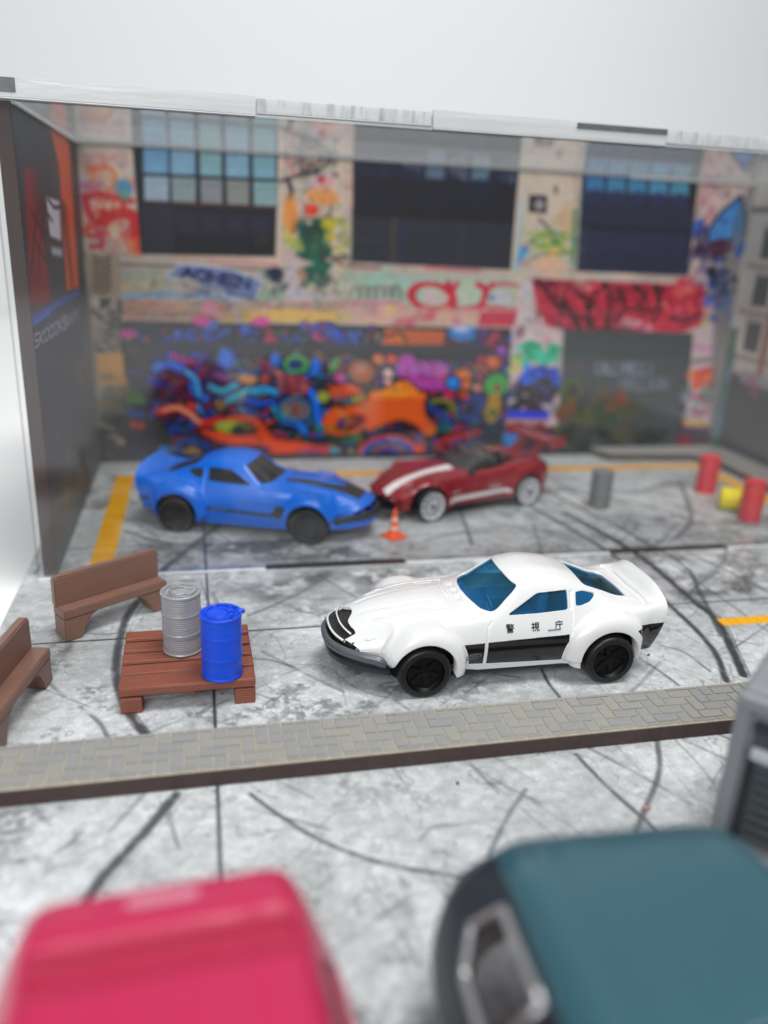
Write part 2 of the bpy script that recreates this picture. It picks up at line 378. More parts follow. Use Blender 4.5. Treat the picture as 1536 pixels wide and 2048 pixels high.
# wide tyre marks
for pts, w, c, al in [
    ([(281, 1193), (252, 1236), (236, 1294), (232, 1357), (258, 1427), (300, 1480)], 17, D, .9),
    ([(350, 1590), (300, 1650), (200, 1760), (150, 1840)], 24, D, .85),
    ([(325, 1140), (380, 1095), (450, 1040), (490, 1010)], 14, D, .7),
    ([(1060, 1012), (1218, 1105), (1338, 1210), (1418, 1290), (1452, 1362)], 11, (52, 55, 60), .95),
    ([(1128, 1025), (1268, 1105), (1383, 1200), (1433, 1240), (1463, 1300), (1486, 1350)], 15, (48, 50, 56), .95),
    ([(1100, 985), (1343, 1115), (1398, 1185), (1440, 1270)], 8, D, .8),
    ([(1373, 1105), (1450, 1140), (1536, 1185)], 10, D2, .7),
    ([(1358, 960), (1376, 1010), (1380, 1045), (1352, 1075)], 11, D2, .7),
    ([(1453, 1095), (1440, 1130), (1378, 1170)], 7, D2, .6),
    ([(250, 1062), (317, 1083), (404, 1091), (491, 1087), (578, 1080), (690, 1050)], 9, D, .75),
    ([(918, 1020), (930, 1050), (943, 1090)], 8, D2, .8),
    ([(495, 1232), (590, 1190), (665, 1147)], 6, D2, .75), ([(645, 1155), (715, 1197)], 6, D2, .6),
    ([(500, 1588), (560, 1632), (640, 1680), (750, 1722), (880, 1748), (980, 1760)], 10, (75, 77, 84), .85),
    ([(1150, 1508), (1210, 1570), (1300, 1650), (1380, 1720)], 10, (72, 75, 82), .85),
    ([(1312, 1480), (1317, 1540), (1292, 1610), (1270, 1660)], 11, (80, 82, 90), .8),
    ([(1318, 1290), (1368, 1305), (1418, 1342)], 5, D2, .8),
    ([(1080, 1335), (1095, 1365), (1118, 1394)], 7, (70, 72, 76), .9),
    ([(1340, 1470), (1420, 1560), (1480, 1700)], 4, D2, .5),
    ([(700, 1240), (560, 1262), (540, 1275)], 5, D2, .3), ([(560, 1350), (640, 1330), (720, 1380), (800, 1400)], 6, D2, .3),
    ([(1010, 965), (1240, 1000), (1370, 1035)], 9, D2, .5), ([(850, 1080), (950, 1060), (1100, 1050)], 9, D2, .5),
    ([(1240, 1130), (1300, 1100), (1350, 1050)], 8, D2, .5), ([(1150, 960), (1250, 985), (1330, 970)], 12, D2, .5)]:
    G.stroke(pts, w, c, 4, al, jit=jit)
    if w > 11:
        P = np.array(pts, float); G.stroke(P+np.array([w*.9, 2]), 2.0, c, 2, al*.7, jit=jit2)
for pts in [[(400, 1160), (410, 1190), (420, 1215), (432, 1250)], [(318, 1600), (360, 1700)], [(1180, 1420), (1230, 1390)], [(330, 1600), (345, 1650), (352, 1700)], [(1230, 1660), (1180, 1700), (1060, 1720)]]:
    G.stroke(pts, 3, (85, 88, 94), 2.5, .8, jit=jit2)
# random scratches
for i in range(430):
    X = rng.uniform(GX0, GX1); Y = rng.uniform(5, 30); a = (rng.normal(.7, .25) if rng.rand() < .5 else rng.normal(-1.0, .25)) if rng.rand() < .6 else rng.uniform(0, PI); l = rng.uniform(.4, 3)
    p = [wg(X, Y), wg(X+l*.5*math.cos(a)+rng.normal(0, .08), Y+l*.5*math.sin(a)+rng.normal(0, .08)), wg(X+l*math.cos(a), Y+l*math.sin(a))]
    G.stroke(p, rng.choice([1.0, 1.4, 2.0, 3.4, 5]), (74, 78, 84), 1.6, rng.uniform(.2, .65), raw=True, jit=jit2)
for i in range(90):     # fine curved cracks
    X = rng.uniform(GX0, GX1); Y = rng.uniform(7, 30); a = rng.uniform(0, 2*PI); p = [wg(X, Y)]
    for k in range(6):
        a += rng.normal(0, .5); X += .3*math.cos(a); Y += .3*math.sin(a); p.append(wg(X, Y))
    G.stroke(p, 1.3, (88, 92, 98), 1.6, .5, raw=True, jit=jit2)
# slab seams
for Y, al in ((16.76, .95), (22.25, .65), (27.6, .5), (5.7, .6)):
    G.stroke([wg(GX0, Y), wg(GX1, Y)], 3.2, (40, 43, 47), 1.6, al, raw=True, sm=False, jit=np.clip(jit+.35, 0, 1))
    G.stroke([wg(GX0, Y-.05), wg(GX1, Y-.05)], 2, (225, 228, 230), 2, .35, raw=True, sm=False, jit=jit2)
for X, al in ((0.0, .9), (13.2, .55), (-9, 0)):
    G.stroke([wg(X, 0), wg(X+.02, 13), wg(X-.04, 18), wg(X-.22, 30)], 2.8, (45, 48, 52), 2, al, raw=True, jit=np.clip(jit+.3, 0, 1))
for X in (2.55, 7.9, 18.4): G.stroke([wg(X, 0), wg(X, 30)], 2, (120, 124, 130), 2.4, .4, raw=True, sm=False, jit=jit2)
# black specks
for i in range(260):
    x, y = wg(rng.uniform(GX0, GX1), rng.uniform(4, 30)); G.ell(x, y, rng.uniform(.7, 2), rng.uniform(.7, 1.6), (60, 62, 66), rng.uniform(0, 3), 1.5, .7, raw=True)
# yellow lines
wear = np.clip(.80+.55*(vnoise(gh, gw, 40, 12, 5)-.22), 0, 1)*np.clip(1-2.2*np.clip(vnoise(gh, gw, 14, 13, 3)-.74, 0, 1), 0, 1)
def yline(x0, x1, y0, y1, c=(236, 170, 28)):
    P = [wg(x0, y0), wg(x1, y0), wg(x1, y1), wg(x0, y1)]; bb = G._bb(np.array(P), 3); X, Y = bb[4], bb[5]
    sd = np.maximum.reduce([P[0][0]-X, X-P[1][0], P[2][1]-Y, Y-P[0][1]])
    G._put(bb, (.5-sd/1.4)*wear[bb[2]:bb[3], bb[0]:bb[1]], c, .97)
yline(-3.12, -2.52, 20.3, 29.12); yline(-3.12, 20.4, 28.5, 29.12, (232, 166, 34)); yline(12.3, 24, 15.5, 15.86, (238, 172, 20)); yline(19.8, 20.4, 16, 28.6)
for i in range(26):  # crack pattern printed across the yellow
    X = 12.3+i*.26+rng.normal(0, .04); G.stroke([wg(X, 15.5), wg(X+.03, 15.86)], 1.6, (196, 128, 20), 1.6, .7, raw=True)
for i in range(40):
    Y = rng.uniform(20.4, 29); G.stroke([wg(-3.12, Y), wg(-2.8, Y+rng.normal(0, .1)), wg(-2.52, Y+rng.normal(0, .15))], 1.3, (190, 125, 25), 1.5, .55, raw=True)
g_mat = print_mat('printed_asphalt', G.image('asphalt_print'), rough=.36, spec=.45, fine=17)
GT = -0.30
# ================================================================== SETTING
tbl_m = plain('white_table', (243, 244, 245), rough=.55, var=.015, nscale=.05)
o = box('table', (-260, 300, -60, 240, GT-3, GT), tbl_m); tag(o, kind='structure')
# seamless white backdrop: floor sweep curving up
prof = [(78, GT+.02)]+[(78+60*math.sin(a), GT+.02+60*(1-math.cos(a))) for a in np.linspace(0, PI/2, 16)]+[(138, 190)]
V = [(x, y, z) for y, z in prof for x in (-250, 290)]
F = [(2*i, 2*i+1, 2*i+3, 2*i+2) for i in range(len(prof)-1)]
o = from_np('backdrop', V, F, plain('backdrop_paper', (228, 230, 231), rough=.8, var=.012, nscale=.02)); tag(o, kind='structure')
# printed ground board (its greenish cut edge shows at the left)
edge_m = plain('board_edge', (118, 132, 130), rough=.35, var=.2, nscale=8)
bm = bmesh.new(); bm_box(bm, GX0, GX1, GY0, 31.0, GT+.004, -.006)
gb = from_bm('ground', bm, edge_m); tag(gb, kind='structure')
sheet('asphalt_print', [(GX0, GY0, 0), (GX1, GY0, 0), (GX1, GY1, 0), (GX0, GY1, 0)], g_mat, gb)

# ================================================================== PRINT: graffiti wall (back)
WR = 56
bw, bh = int((XR-XL)*WR), int(BH*WR)
def b_map(x, y):
    p = hity(x, y, YB); return ((p[0]-XL)*WR, (BH-p[2])*WR)
B = Canvas(bw, bh, (196, 182, 172), b_map); B.sc = 1.13
nn = vnoise(bh, bw, 70, 21, 5); nc = vnoise(bh, bw, 40, 22, 4)
B.a *= (1+(nn-.5)*.35)[..., None]; B.a[..., 0] += (nc-.5)*.14; B.a[..., 2] -= (nc-.5)*.05
R = np.random.RandomState(11)
def rc(cols): return cols[R.randint(len(cols))]
def scribble(x0, y0, x1, y1, n, cols, w=(2, 5), al=.8, k=4):
    for i in range(n):
        x, y = R.uniform(x0, x1), R.uniform(y0, y1); pts = [(x, y)]
        for j in range(k): pts.append((np.clip(pts[-1][0]+R.normal(0, (x1-x0)*.16), x0, x1), np.clip(pts[-1][1]+R.normal(0, (y1-y0)*.16), y0, y1)))
        B.stroke(pts, R.uniform(*w), rc(cols), 2.5, al)
def blobs(x0, y0, x1, y1, n, cols, r=(5, 18), al=.8, asp=.6, ang=None):
    for i in range(n):
        r0 = R.uniform(*r); B.ell(R.uniform(x0, x1), R.uniform(y0, y1), r0, r0*R.uniform(asp*.6, asp*1.4), rc(cols), R.uniform(-.8, .8) if ang is None else ang, 5, al)
# left wall part
blobs(165, 310, 262, 500, 26, [(205, 185, 165), (190, 160, 160), (215, 200, 180), (200, 150, 130)], (10, 26), .6)
B.stroke([(175, 335), (210, 333), (228, 345), (226, 375)], 9, (196, 120, 80), 5, .7)
for pts, w in [([(168, 392), (200, 388), (238, 395), (262, 400)], 12), ([(172, 400), (180, 430), (200, 445), (205, 420)], 11), ([(205, 440), (235, 425), (268, 432), (270, 470)], 20), ([(175, 470), (200, 472), (202, 490), (180, 492)], 7), ([(245, 395), (250, 430)], 9), ([(262, 440), (276, 500)], 8)]:
    B.stroke(pts, w, (190, 48, 58), 5, .85)
scribble(165, 360, 265, 470, 12, [(205, 70, 80), (180, 90, 120), (215, 110, 90)], (3, 7), .6)
B.ell(246, 374, 15, 14, (90, 150, 180), 0, 6, .9); B.ell(250, 390, 9, 10, (120, 170, 150), 0, 5, .7)
blobs(165, 360, 190, 400, 5, [(180, 130, 170)], (5, 10), .5); B.poly([(240, 470), (278, 470), (284, 510), (262, 510)], (220, 120, 80), 8, .6)
def overlay(pts, cols, cell, alpha, seed, freq=7.0):
    P = B.M(pts); bb = B._bb(P, 3)
    if bb is None: return
    x0, x1, y0, y1, X, Y = bb; h, w = y1-y0, x1-x0; a = vnoise(h, w, cell, seed, 4, 1.3); b = vnoise(h, w, cell*1.6, seed+1, 3); c = vnoise(h, w, cell*.35, seed+2, 3)
    ph = (a*freq+b*2) % 1.0; m = np.clip(1-np.abs(ph-.5)*3.2, 0, 1)*np.clip((c-.25)*3, 0, 1)
    pal = np.array(cols, np.float32)/255; idx = np.clip((b-.2)/.6*len(pal), 0, len(pal)-1e-3).astype(int)
    e = np.minimum.reduce([X-x0, x1-X, Y-y0, y1-Y]); m = m*np.clip(e/12, 0, 1)*alpha
    B.a[y0:y1, x0:x1] += (pal[idx]-B.a[y0:y1, x0:x1])*m[..., None]
overlay([(165, 300), (262, 510)], [(190, 60, 70), (206, 150, 140), (150, 110, 140), (214, 120, 80), (110, 100, 110)], 34, .55, 101)
# windows
def W(c, poly, col, soft=2, al=1): c.poly(poly, col, soft, al)
B.poly([(262, 262), (556, 280), (550, 512), (281, 506)], (42, 44, 54), 3)
cx = [(286, 336), (341, 390), (399, 443), (451, 497), (505, 551)]
r1 = [(124, 158, 184), (140, 168, 188), (140, 170, 174), (144, 172, 190), (136, 168, 176)]; r2 = [(164, 178, 190), (150, 162, 164), (148, 152, 156), (150, 152, 148), (150, 174, 178)]
for i, (a, b) in enumerate(cx):
    t = i*2.6
    B.poly([(a-1, 262+t), (b, 264+t), (b, 346+t), (a, 344+t)], r1[i], 3); B.poly([(a+1, 350+t), (b+1, 352+t), (b+1, 401+t), (a+2, 399+t)], r2[i], 3)
    B.ell((a+b)/2, 335+t, 18, 8, (150, 185, 205), 0, 8, .4); B.stroke([(a+6, 366+t), (b-5, 362+t)], 8, tuple(v-12 for v in r2[i]), 6, .6)
B.stroke([(286, 402), (420, 408), (552, 413)], 4, (112, 62, 68), 2.5, .9, sm=False)
B.poly([(350, 414), (549, 420), (549, 506), (350, 502)], (34, 35, 46), 5); B.poly([(282, 412), (346, 412), (346, 500), (284, 504)], (62, 63, 72), 6)
for i in range(4): B.poly([(352+i*49, 424+i*2), (394+i*49, 424+i*2), (394+i*49, 466), (352+i*49, 464)], (66, 67, 80), 6, .75)
B.ell(522, 478, 14, 9, (86, 74, 70), -.3, 6, .6)
B.poly([(706, 285), (1040, 305), (1021, 538), (704, 522)], (30, 32, 50), 3)
for i in range(7):
    a = 712+i*46; col = [(56, 56, 76), (62, 62, 84), (104, 104, 124), (122, 138, 154), (112, 118, 136), (128, 152, 164), (120, 150, 162)][i]
    B.poly([(a, 290+i*3), (a+40, 292+i*3), (a+40, 352+i*2), (a, 350+i*2)], col, 8, .85)
blobs(720, 345, 1020, 400, 14, [(34, 36, 58), (40, 44, 70), (28, 30, 44)], (14, 34), .6)
B.poly([(704, 415), (1028, 432), (1024, 440), (704, 428)], (22, 22, 30), 5)
B.poly([(704, 430), (1027, 446), (1020, 536), (702, 522)], (60, 63, 72), 4)
B.poly([(781, 430), (794, 431), (792, 524), (780, 523)], (92, 80, 76), 4, .8); B.stroke([(704, 475), (782, 478)], 4, (88, 84, 80), 3, .5); B.stroke([(925, 450), (922, 530)], 8, (78, 76, 84), 4, .6)
B.poly([(796, 436), (810, 437), (808, 522), (796, 522)], (62, 62, 92), 6, .6)
B.poly([(1164, 320), (1398, 340), (1374, 550), (1153, 541)], (56, 58, 80), 3)
B.poly([(1382, 340), (1398, 341), (1376, 548), (1366, 548)], (38, 46, 52), 3)
for i in range(5):
    a = 1172+i*42; B.poly([(a, 322+i*3), (a+37, 324+i*3), (a+36, 384+i*2), (a, 382+i*2)], [(84, 130, 166), (94, 140, 170), (92, 140, 172), (96, 148, 176), (98, 148, 166)][i], 6)
    B.ell(a+18, 392+i*2, 18, 14, (62, 66, 96), 0, 9, .8); B.stroke([(a+39, 360), (a+37, 445)], 2.5, (48, 50, 66), 2.5, .6)
    B.poly([(a-2, 466), (a+34, 467), (a+33, 505), (a-3, 504)], (62, 66, 92), 7, .6)
B.poly([(1160, 446), (1384, 458), (1383, 466), (1160, 455)], (36, 38, 50), 5)
B.stroke([(1150, 330), (1166, 330), (1160, 400), (1146, 540)], 7, (110, 150, 150), 5, .6)
# ledges
for pts in [[(200, 516), (400, 524), (560, 530)], [(690, 536), (1030, 552)], [(1130, 556), (1385, 566)]]:
    B.stroke(pts, 13, (192, 182, 174), 5, .9, sm=False); B.stroke([(x, y+9) for x, y in pts], 4, (92, 86, 84), 3, .8, sm=False)
B.stroke([(418, 520), (500, 525), (560, 528)], 6, (214, 150, 150), 5, .7); B.stroke([(850, 534), (960, 540)], 6, (190, 100, 110), 5, .7); B.stroke([(700, 530), (760, 534)], 8, (130, 80, 84), 5, .6)
# pillar one
B.poly([(556, 262), (702, 270), (690, 640), (560, 640)], (204, 190, 182), 5, .8)
for x in (560, 673, 684): B.stroke([(x, 270), (x-2, 440), (x-4, 610)], 5, (222, 208, 196), 3, .7, sm=False)
scribble(572, 262, 676, 350, 26, [(52, 48, 54), (80, 76, 80), (130, 120, 122), (200, 150, 150)], (2, 6), .75)
B.stroke([(560, 360), (600, 348), (640, 335), (668, 310)], 6, (60, 56, 60), 4, .8); B.stroke([(574, 356), (582, 380), (578, 400)], 9, (50, 46, 50), 4, .85)
B.ell(640, 362, 26, 14, (212, 180, 190), -.3, 6, .8); B.ell(642, 358, 7, 6, (180, 60, 80), 0, 4, .9); B.ell(657, 366, 9, 8, (222, 170, 160), 0, 4, .8)
B.ell(580, 430, 13, 34, (228, 160, 90), 0, 7, .9); B.ell(645, 392, 30, 14, (226, 160, 110), .1, 7, .9); B.ell(622, 418, 13, 10, (214, 72, 46), 0, 5, .9)
B.stroke([(600, 438), (630, 436), (655, 430), (662, 410), (656, 440)], 5, (90, 84, 60), 4, .8)
blobs(605, 448, 655, 570, 26, [(18, 78, 66), (26, 92, 80), (14, 58, 52), (30, 106, 84)], (8, 20), .85); blobs(595, 470, 612, 560, 6, [(26, 92, 80)], (7, 13), .8)
blobs(570, 455, 600, 505, 8, [(180, 190, 120), (150, 170, 110), (210, 200, 110)], (6, 12), .7); blobs(652, 430, 700, 505, 14, [(170, 180, 110), (200, 200, 120), (150, 160, 120), (216, 190, 60)], (6, 14), .7)
scribble(640, 490, 700, 530, 8, [(70, 66, 70), (110, 100, 96)], (3, 6), .7); B.ell(602, 552, 12, 14, (216, 160, 140), 0, 6, .8)
B.poly([(574, 530), (590, 530), (604, 575), (640, 590), (668, 585), (650, 610), (600, 620), (588, 640), (572, 636)], (206, 194, 206), 6, .9, sm=True)
scribble(612, 545, 680, 610, 10, [(150, 146, 140), (200, 190, 180), (120, 116, 116)], (3, 6), .6)
# pillar two
B.poly([(1040, 300), (1160, 310), (1122, 660), (1012, 660)], (206, 194, 182), 5, .85)
blobs(1090, 300, 1160, 460, 12, [(196, 176, 150), (214, 196, 176), (206, 170, 150)], (12, 26), .6)
B.poly([(1058, 388), (1094, 390), (1092, 426), (1056, 422)], (58, 52, 54), 4); B.ell(1078, 408, 10, 10, (176, 170, 174), 0, 5, .9); B.ell(1111, 378, 5, 8, (120, 96, 80), 0, 4, .7)
B.stroke([(1078, 436), (1100, 460), (1112, 480)], 6, (84, 72, 76), 3, .8)
for i in range(16): B.stroke([(R.uniform(1040, 1075), R.uniform(455, 500)), (R.uniform(1080, 1120), R.uniform(460, 495)), (R.uniform(1125, 1152), R.uniform(448, 510))], R.uniform(2, 4.5), rc([(80, 140, 84), (150, 180, 80), (60, 120, 90), (206, 190, 90)]), 3, .7)
B.poly([(1040, 490), (1062, 496), (1046, 516), (1030, 540)], (84, 156, 206), 5, .9); B.stroke([(1044, 400), (1038, 470), (1030, 540)], 7, (150, 196, 206), 6, .7)
B.ell(1105, 505, 22, 10, (220, 190, 130), 0, 6, .8); B.poly([(1060, 522), (1090, 512), (1130, 525), (1120, 555), (1080, 545)], (226, 186, 168), 6, .85); B.stroke([(1048, 524), (1080, 508), (1125, 505), (1148, 500)], 3, (70, 90, 80), 3, .8)
B.stroke([(1150, 420), (1146, 520)], 10, (70, 120, 100), 6, .7); B.stroke([(1148, 300), (1152, 400)], 5, (150, 120, 120), 3, .6)
B.poly([(1036, 560), (1080, 566), (1100, 640), (1068, 660), (1030, 650)], (212, 200, 204), 6, .9)
# right part
B.poly([(1395, 340), (1502, 368), (1486, 400), (1452, 400), (1400, 470)], (204, 186, 180), 6, .8)
scribble(1388, 360, 1428, 440, 12, [(190, 90, 120), (160, 100, 130), (210, 130, 140)], (2, 5), .6); B.stroke([(1400, 350), (1396, 440)], 3, (120, 100, 110), 3, .6)
B.poly([(1480, 390), (1492, 430), (1488, 470), (1450, 485), (1416, 486), (1412, 462), (1440, 425)], (88, 146, 196), 4, 1, out=(26, 30, 44), ow=6)
scribble(1425, 430, 1484, 478, 10, [(50, 90, 140), (150, 190, 220), (70, 120, 170)], (2, 5), .7)
B.ell(1396, 456, 14, 18, (60, 110, 190), 0, 6, .85); B.ell(1404, 470, 16, 22, (58, 44, 70), 0, 8, .6)
B.ell(1440, 494, 28, 18, (84, 26, 56), -.1, 6, .95); B.ell(1478, 498, 10, 18, (20, 90, 200), .2, 4, .95); blobs(1385, 480, 1420, 520, 8, [(60, 50, 74), (90, 80, 110)], (8, 16), .8)
blobs(1380, 515, 1430, 575, 16, [(190, 184, 196), (120, 116, 140), (90, 90, 120), (216, 206, 206)], (6, 14), .8)
blobs(1420, 515, 1476, 585, 24, [(18, 22, 56), (30, 50, 110), (10, 14, 34), (70, 120, 190)], (6, 15), .85); B.stroke([(1395, 585), (1430, 594), (1462, 586)], 10, (30, 60, 140), 5, .8)
blobs(1415, 596, 1465, 640, 12, [(92, 110, 196), (120, 100, 180), (70, 130, 190)], (8, 15), .85); B.ell(1410, 650, 16, 12, (176, 186, 120), -.4, 7, .8)
# mid band, left
B.poly([(236, 532), (565, 545), (560, 612), (240, 610)], (178, 178, 168), 6, .85); blobs(240, 535, 330, 600, 18, [(196, 178, 150), (172, 184, 172), (206, 190, 160), (190, 196, 180)], (10, 24), .7)
blobs(290, 575, 400, 600, 10, [(208, 186, 176), (180, 196, 206)], (8, 18), .7); B.stroke([(250, 592), (330, 588), (440, 594)], 16, (140, 172, 204), 8, .75)
B.poly([(330, 553), (357, 528), (390, 529), (430, 533), (469, 541), (524, 560), (512, 590), (497, 624), (470, 618), (444, 610), (452, 581), (417, 565), (370, 556)], (126, 138, 176), 3, .95, out=(206, 212, 226), ow=3.5)
def letters(cv, strokes, x, y, w, h, col, lw, skew=0, slope=0, gap=.25, al=.9, soft=2.5):
    for ch in strokes:
        for seg in ALPH[ch]:
            cv.stroke([(x+px*w+(1-py)*skew, y+py*h+px*w*slope) for px, py in seg], lw, col, soft, al, sm=len(seg) > 2 and ch in 'OCQDSUGBR580')
        x += w*(1+gap); y += w*(1+gap)*slope
ALPH = {'A': [[(0, 1), (.5, 0), (1, 1)], [(.25, .6), (.75, .6)]], 'O': [[(.5, 0), (0, .3), (0, .7), (.5, 1), (1, .7), (1, .3), (.5, 0)]], 'H': [[(0, 0), (0, 1)], [(1, 0), (1, 1)], [(0, .5), (1, .5)]],
        'E': [[(1, 0), (0, 0), (0, 1), (1, 1)], [(0, .5), (.8, .5)]], 'N': [[(0, 1), (0, 0), (1, 1), (1, 0)]], 'C': [[(1, .15), (.5, 0), (0, .3), (0, .7), (.5, 1), (1, .85)]], 'L': [[(0, 0), (0, 1), (1, 1)]],
        'M': [[(0, 1), (0, 0), (.5, .6), (1, 0), (1, 1)]], 'I': [[(.5, 0), (.5, 1)]], 'R': [[(0, 1), (0, 0), (.8, .05), (.9, .35), (.1, .5), (1, 1)]], 'D': [[(0, 0), (0, 1), (.7, .9), (1, .5), (.7, .1), (0, 0)]], 'K': [[(0, 0), (0, 1)], [(1, 0), (0, .5), (1, 1)]],
        'B': [[(0, 0), (0, 1)], [(0, 0), (.8, .2), (.1, .5), (1, .75), (0, 1)]], 'V': [[(0, 0), (.5, 1), (1, 0)]], 'U': [[(0, 0), (0, .8), (.5, 1), (1, .8), (1, 0)]], 'S': [[(1, .1), (.4, 0), (0, .25), (.5, .5), (1, .75), (.5, 1), (0, .9)]], 'T': [[(0, 0), (1, 0)], [(.5, 0), (.5, 1)]], 'Y': [[(0, 0), (.5, .5), (1, 0)], [(.5, .5), (.5, 1)]],
        '5': [[(1, 0), (0, 0), (0, .45), (.8, .5), (.9, .85), (0, 1)]], 'W': [[(0, 0), (.25, 1), (.5, .3), (.75, 1), (1, 0)]], 'P': [[(0, 1), (0, 0), (.9, .1), (.8, .45), (0, .5)]], ' ': [], 'J': [[(1, 0), (1, .8), (.4, 1), (0, .8)]]}
letters(B, 'AOHEN', 362, 532, 22, 21, (34, 42, 84), 6, 3, .17, .28); B.ell(476, 600, 20, 12, (184, 190, 214), .3, 6, .9); B.stroke([(452, 581), (475, 590), (510, 596)], 4, (40, 48, 84), 3, .9)
scribble(370, 556, 450, 590, 10, [(90, 100, 140), (200, 206, 220), (60, 66, 100)], (2, 4), .7)
blobs(530, 540, 572, 580, 10, [(70, 84, 96), (40, 44, 70), (120, 140, 140)], (7, 14), .8); blobs(505, 585, 560, 600, 6, [(150, 176, 160)], (8, 14), .7)
B.poly([(238, 602), (690, 600), (690, 640), (240, 640)], (172, 148, 134), 7, .75)
scribble(240, 600, 460, 636, 34, [(130, 90, 84), (150, 120, 100), (206, 176, 140), (120, 84, 90), (200, 120, 110)], (2, 5), .6)
B.ell(418, 614, 17, 12, (208, 140, 158), 0, 5, .9); blobs(510, 600, 560, 620, 8, [(170, 120, 130), (200, 190, 180)], (5, 10), .7)
B.poly([(496, 622), (560, 616), (695, 624), (700, 644), (490, 642)], (220, 186, 112), 6, .9); blobs(450, 620, 500, 642, 5, [(170, 150, 60), (190, 160, 90)], (5, 9), .8)
# mid band, right of pillar one
B.poly([(676, 542), (1035, 556), (1028, 612), (676, 606)], (184, 200, 186), 6, .9); blobs(690, 550, 850, 600, 16, [(160, 190, 176), (196, 206, 190), (150, 176, 166), (170, 206, 200)], (10, 22), .6)
for k in range(6): B.stroke([(700+k*16, 592), (708+k*16, 570+R.uniform(0, 8)), (716+k*16, 574), (722+k*16, 592)], 5, (98, 98, 96), 4, .75)
B.poly([(676, 600), (800, 598), (815, 612), (676, 612)], (206, 140, 156), 6, .7)
B.ell(862, 592, 40, 23, (190, 46, 74), .12, 3, .95, ring=11); B.ell(868, 594, 28, 13, (206, 200, 196), .1, 6, .8); B.stroke([(850, 600), (870, 594)], 3, (226, 120, 170), 3, .7)
for pts, w in [([(896, 566), (905, 590), (908, 616)], 15), ([(914, 566), (906, 576)], 10), ([(955, 568), (972, 578), (966, 600), (954, 618)], 13), ([(984, 566), (968, 584)], 10), ([(850, 616), (900, 620), (960, 612), (1030, 618)], 6), ([(984, 570), (1010, 566), (1034, 570)], 6)]: B.stroke(pts, w, (192, 48, 76), 4, .92)
B.ell(938, 588, 22, 18, (196, 210, 190), 0, 6, .7); B.ell(1000, 594, 18, 14, (206, 206, 216), 0, 6, .8); B.ell(984, 594, 6, 5, (90, 130, 190), 0, 4, .8)
B.poly([(676, 616), (1030, 616), (1026, 650), (676, 644)], (206, 176, 162), 6, .85); blobs(690, 615, 960, 645, 24, [(216, 180, 170), (190, 130, 140), (222, 196, 120), (206, 160, 150), (196, 90, 110)], (6, 14), .7)
B.poly([(962, 622), (1034, 622), (1028, 652), (955, 650)], (186, 56, 82), 5, .9)
# red and black letters, right
B.poly([(1062, 556), (1410, 570), (1400, 650), (1360, 664), (1100, 660), (1075, 620)], (186, 50, 80), 6, .92)
blobs(1320, 560, 1410, 630, 18, [(214, 120, 110), (226, 160, 130), (190, 60, 80), (206, 100, 110)], (8, 16), .8); B.ell(1165, 572, 20, 14, (228, 204, 186), 0, 6, .95); B.poly([(1230, 655), (1250, 632), (1300, 645), (1305, 662)], (214, 176, 186), 5, .9)
for pts, w in [([(1075, 560), (1100, 590), (1122, 625), (1118, 656)], 12), ([(1098, 562), (1112, 590)], 8), ([(1130, 570), (1126, 600), (1150, 636), (1158, 656)], 15), ([(1180, 600), (1172, 626), (1178, 650)], 17), ([(1150, 576), (1176, 596), (1200, 580)], 9), ([(1208, 570), (1218, 600), (1214, 650)], 17), ([(1240, 580), (1250, 610), (1232, 640)], 13), ([(1268, 570), (1290, 590), (1276, 606)], 11), ([(1310, 572), (1318, 600), (1308, 640)], 13), ([(1330, 580), (1312, 574)], 9), ([(1240, 622), (1290, 614), (1310, 630)], 9), ([(1340, 636), (1370, 640), (1400, 628)], 8)]: B.stroke(pts, w, (44, 18, 34), 5, .88)
scribble(1075, 565, 1310, 655, 26, [(214, 70, 100), (90, 20, 44), (226, 110, 130), (40, 16, 30)], (3, 6), .7)
overlay([(558, 262), (700, 640)], [(70, 66, 72), (170, 110, 110), (216, 180, 120), (60, 110, 90), (150, 150, 110), (190, 130, 150)], 30, .55, 111)
overlay([(1036, 440), (1152, 656)], [(190, 130, 150), (90, 150, 110), (216, 190, 130), (110, 150, 180), (80, 70, 80)], 28, .5, 121)
overlay([(1386, 350), (1500, 650)], [(40, 60, 130), (90, 130, 190), (120, 50, 90), (60, 56, 80), (196, 150, 160)], 26, .55, 131)
overlay([(238, 538), (566, 640)], [(90, 96, 120), (170, 120, 110), (206, 186, 140), (120, 150, 170), (110, 84, 80)], 22, .55, 141)
overlay([(676, 545), (1034, 650)], [(120, 150, 140), (190, 110, 130), (216, 190, 150), (110, 110, 110)], 24, .5, 151)
overlay([(1064, 560), (1408, 660)], [(60, 16, 34), (214, 90, 110), (30, 14, 26), (226, 140, 130), (120, 20, 50)], 20, .75, 161)
# ---- mural
B.poly([(236, 640), (1022, 656), (1008, 930), (250, 930)], (38, 36, 46), 4, .97)
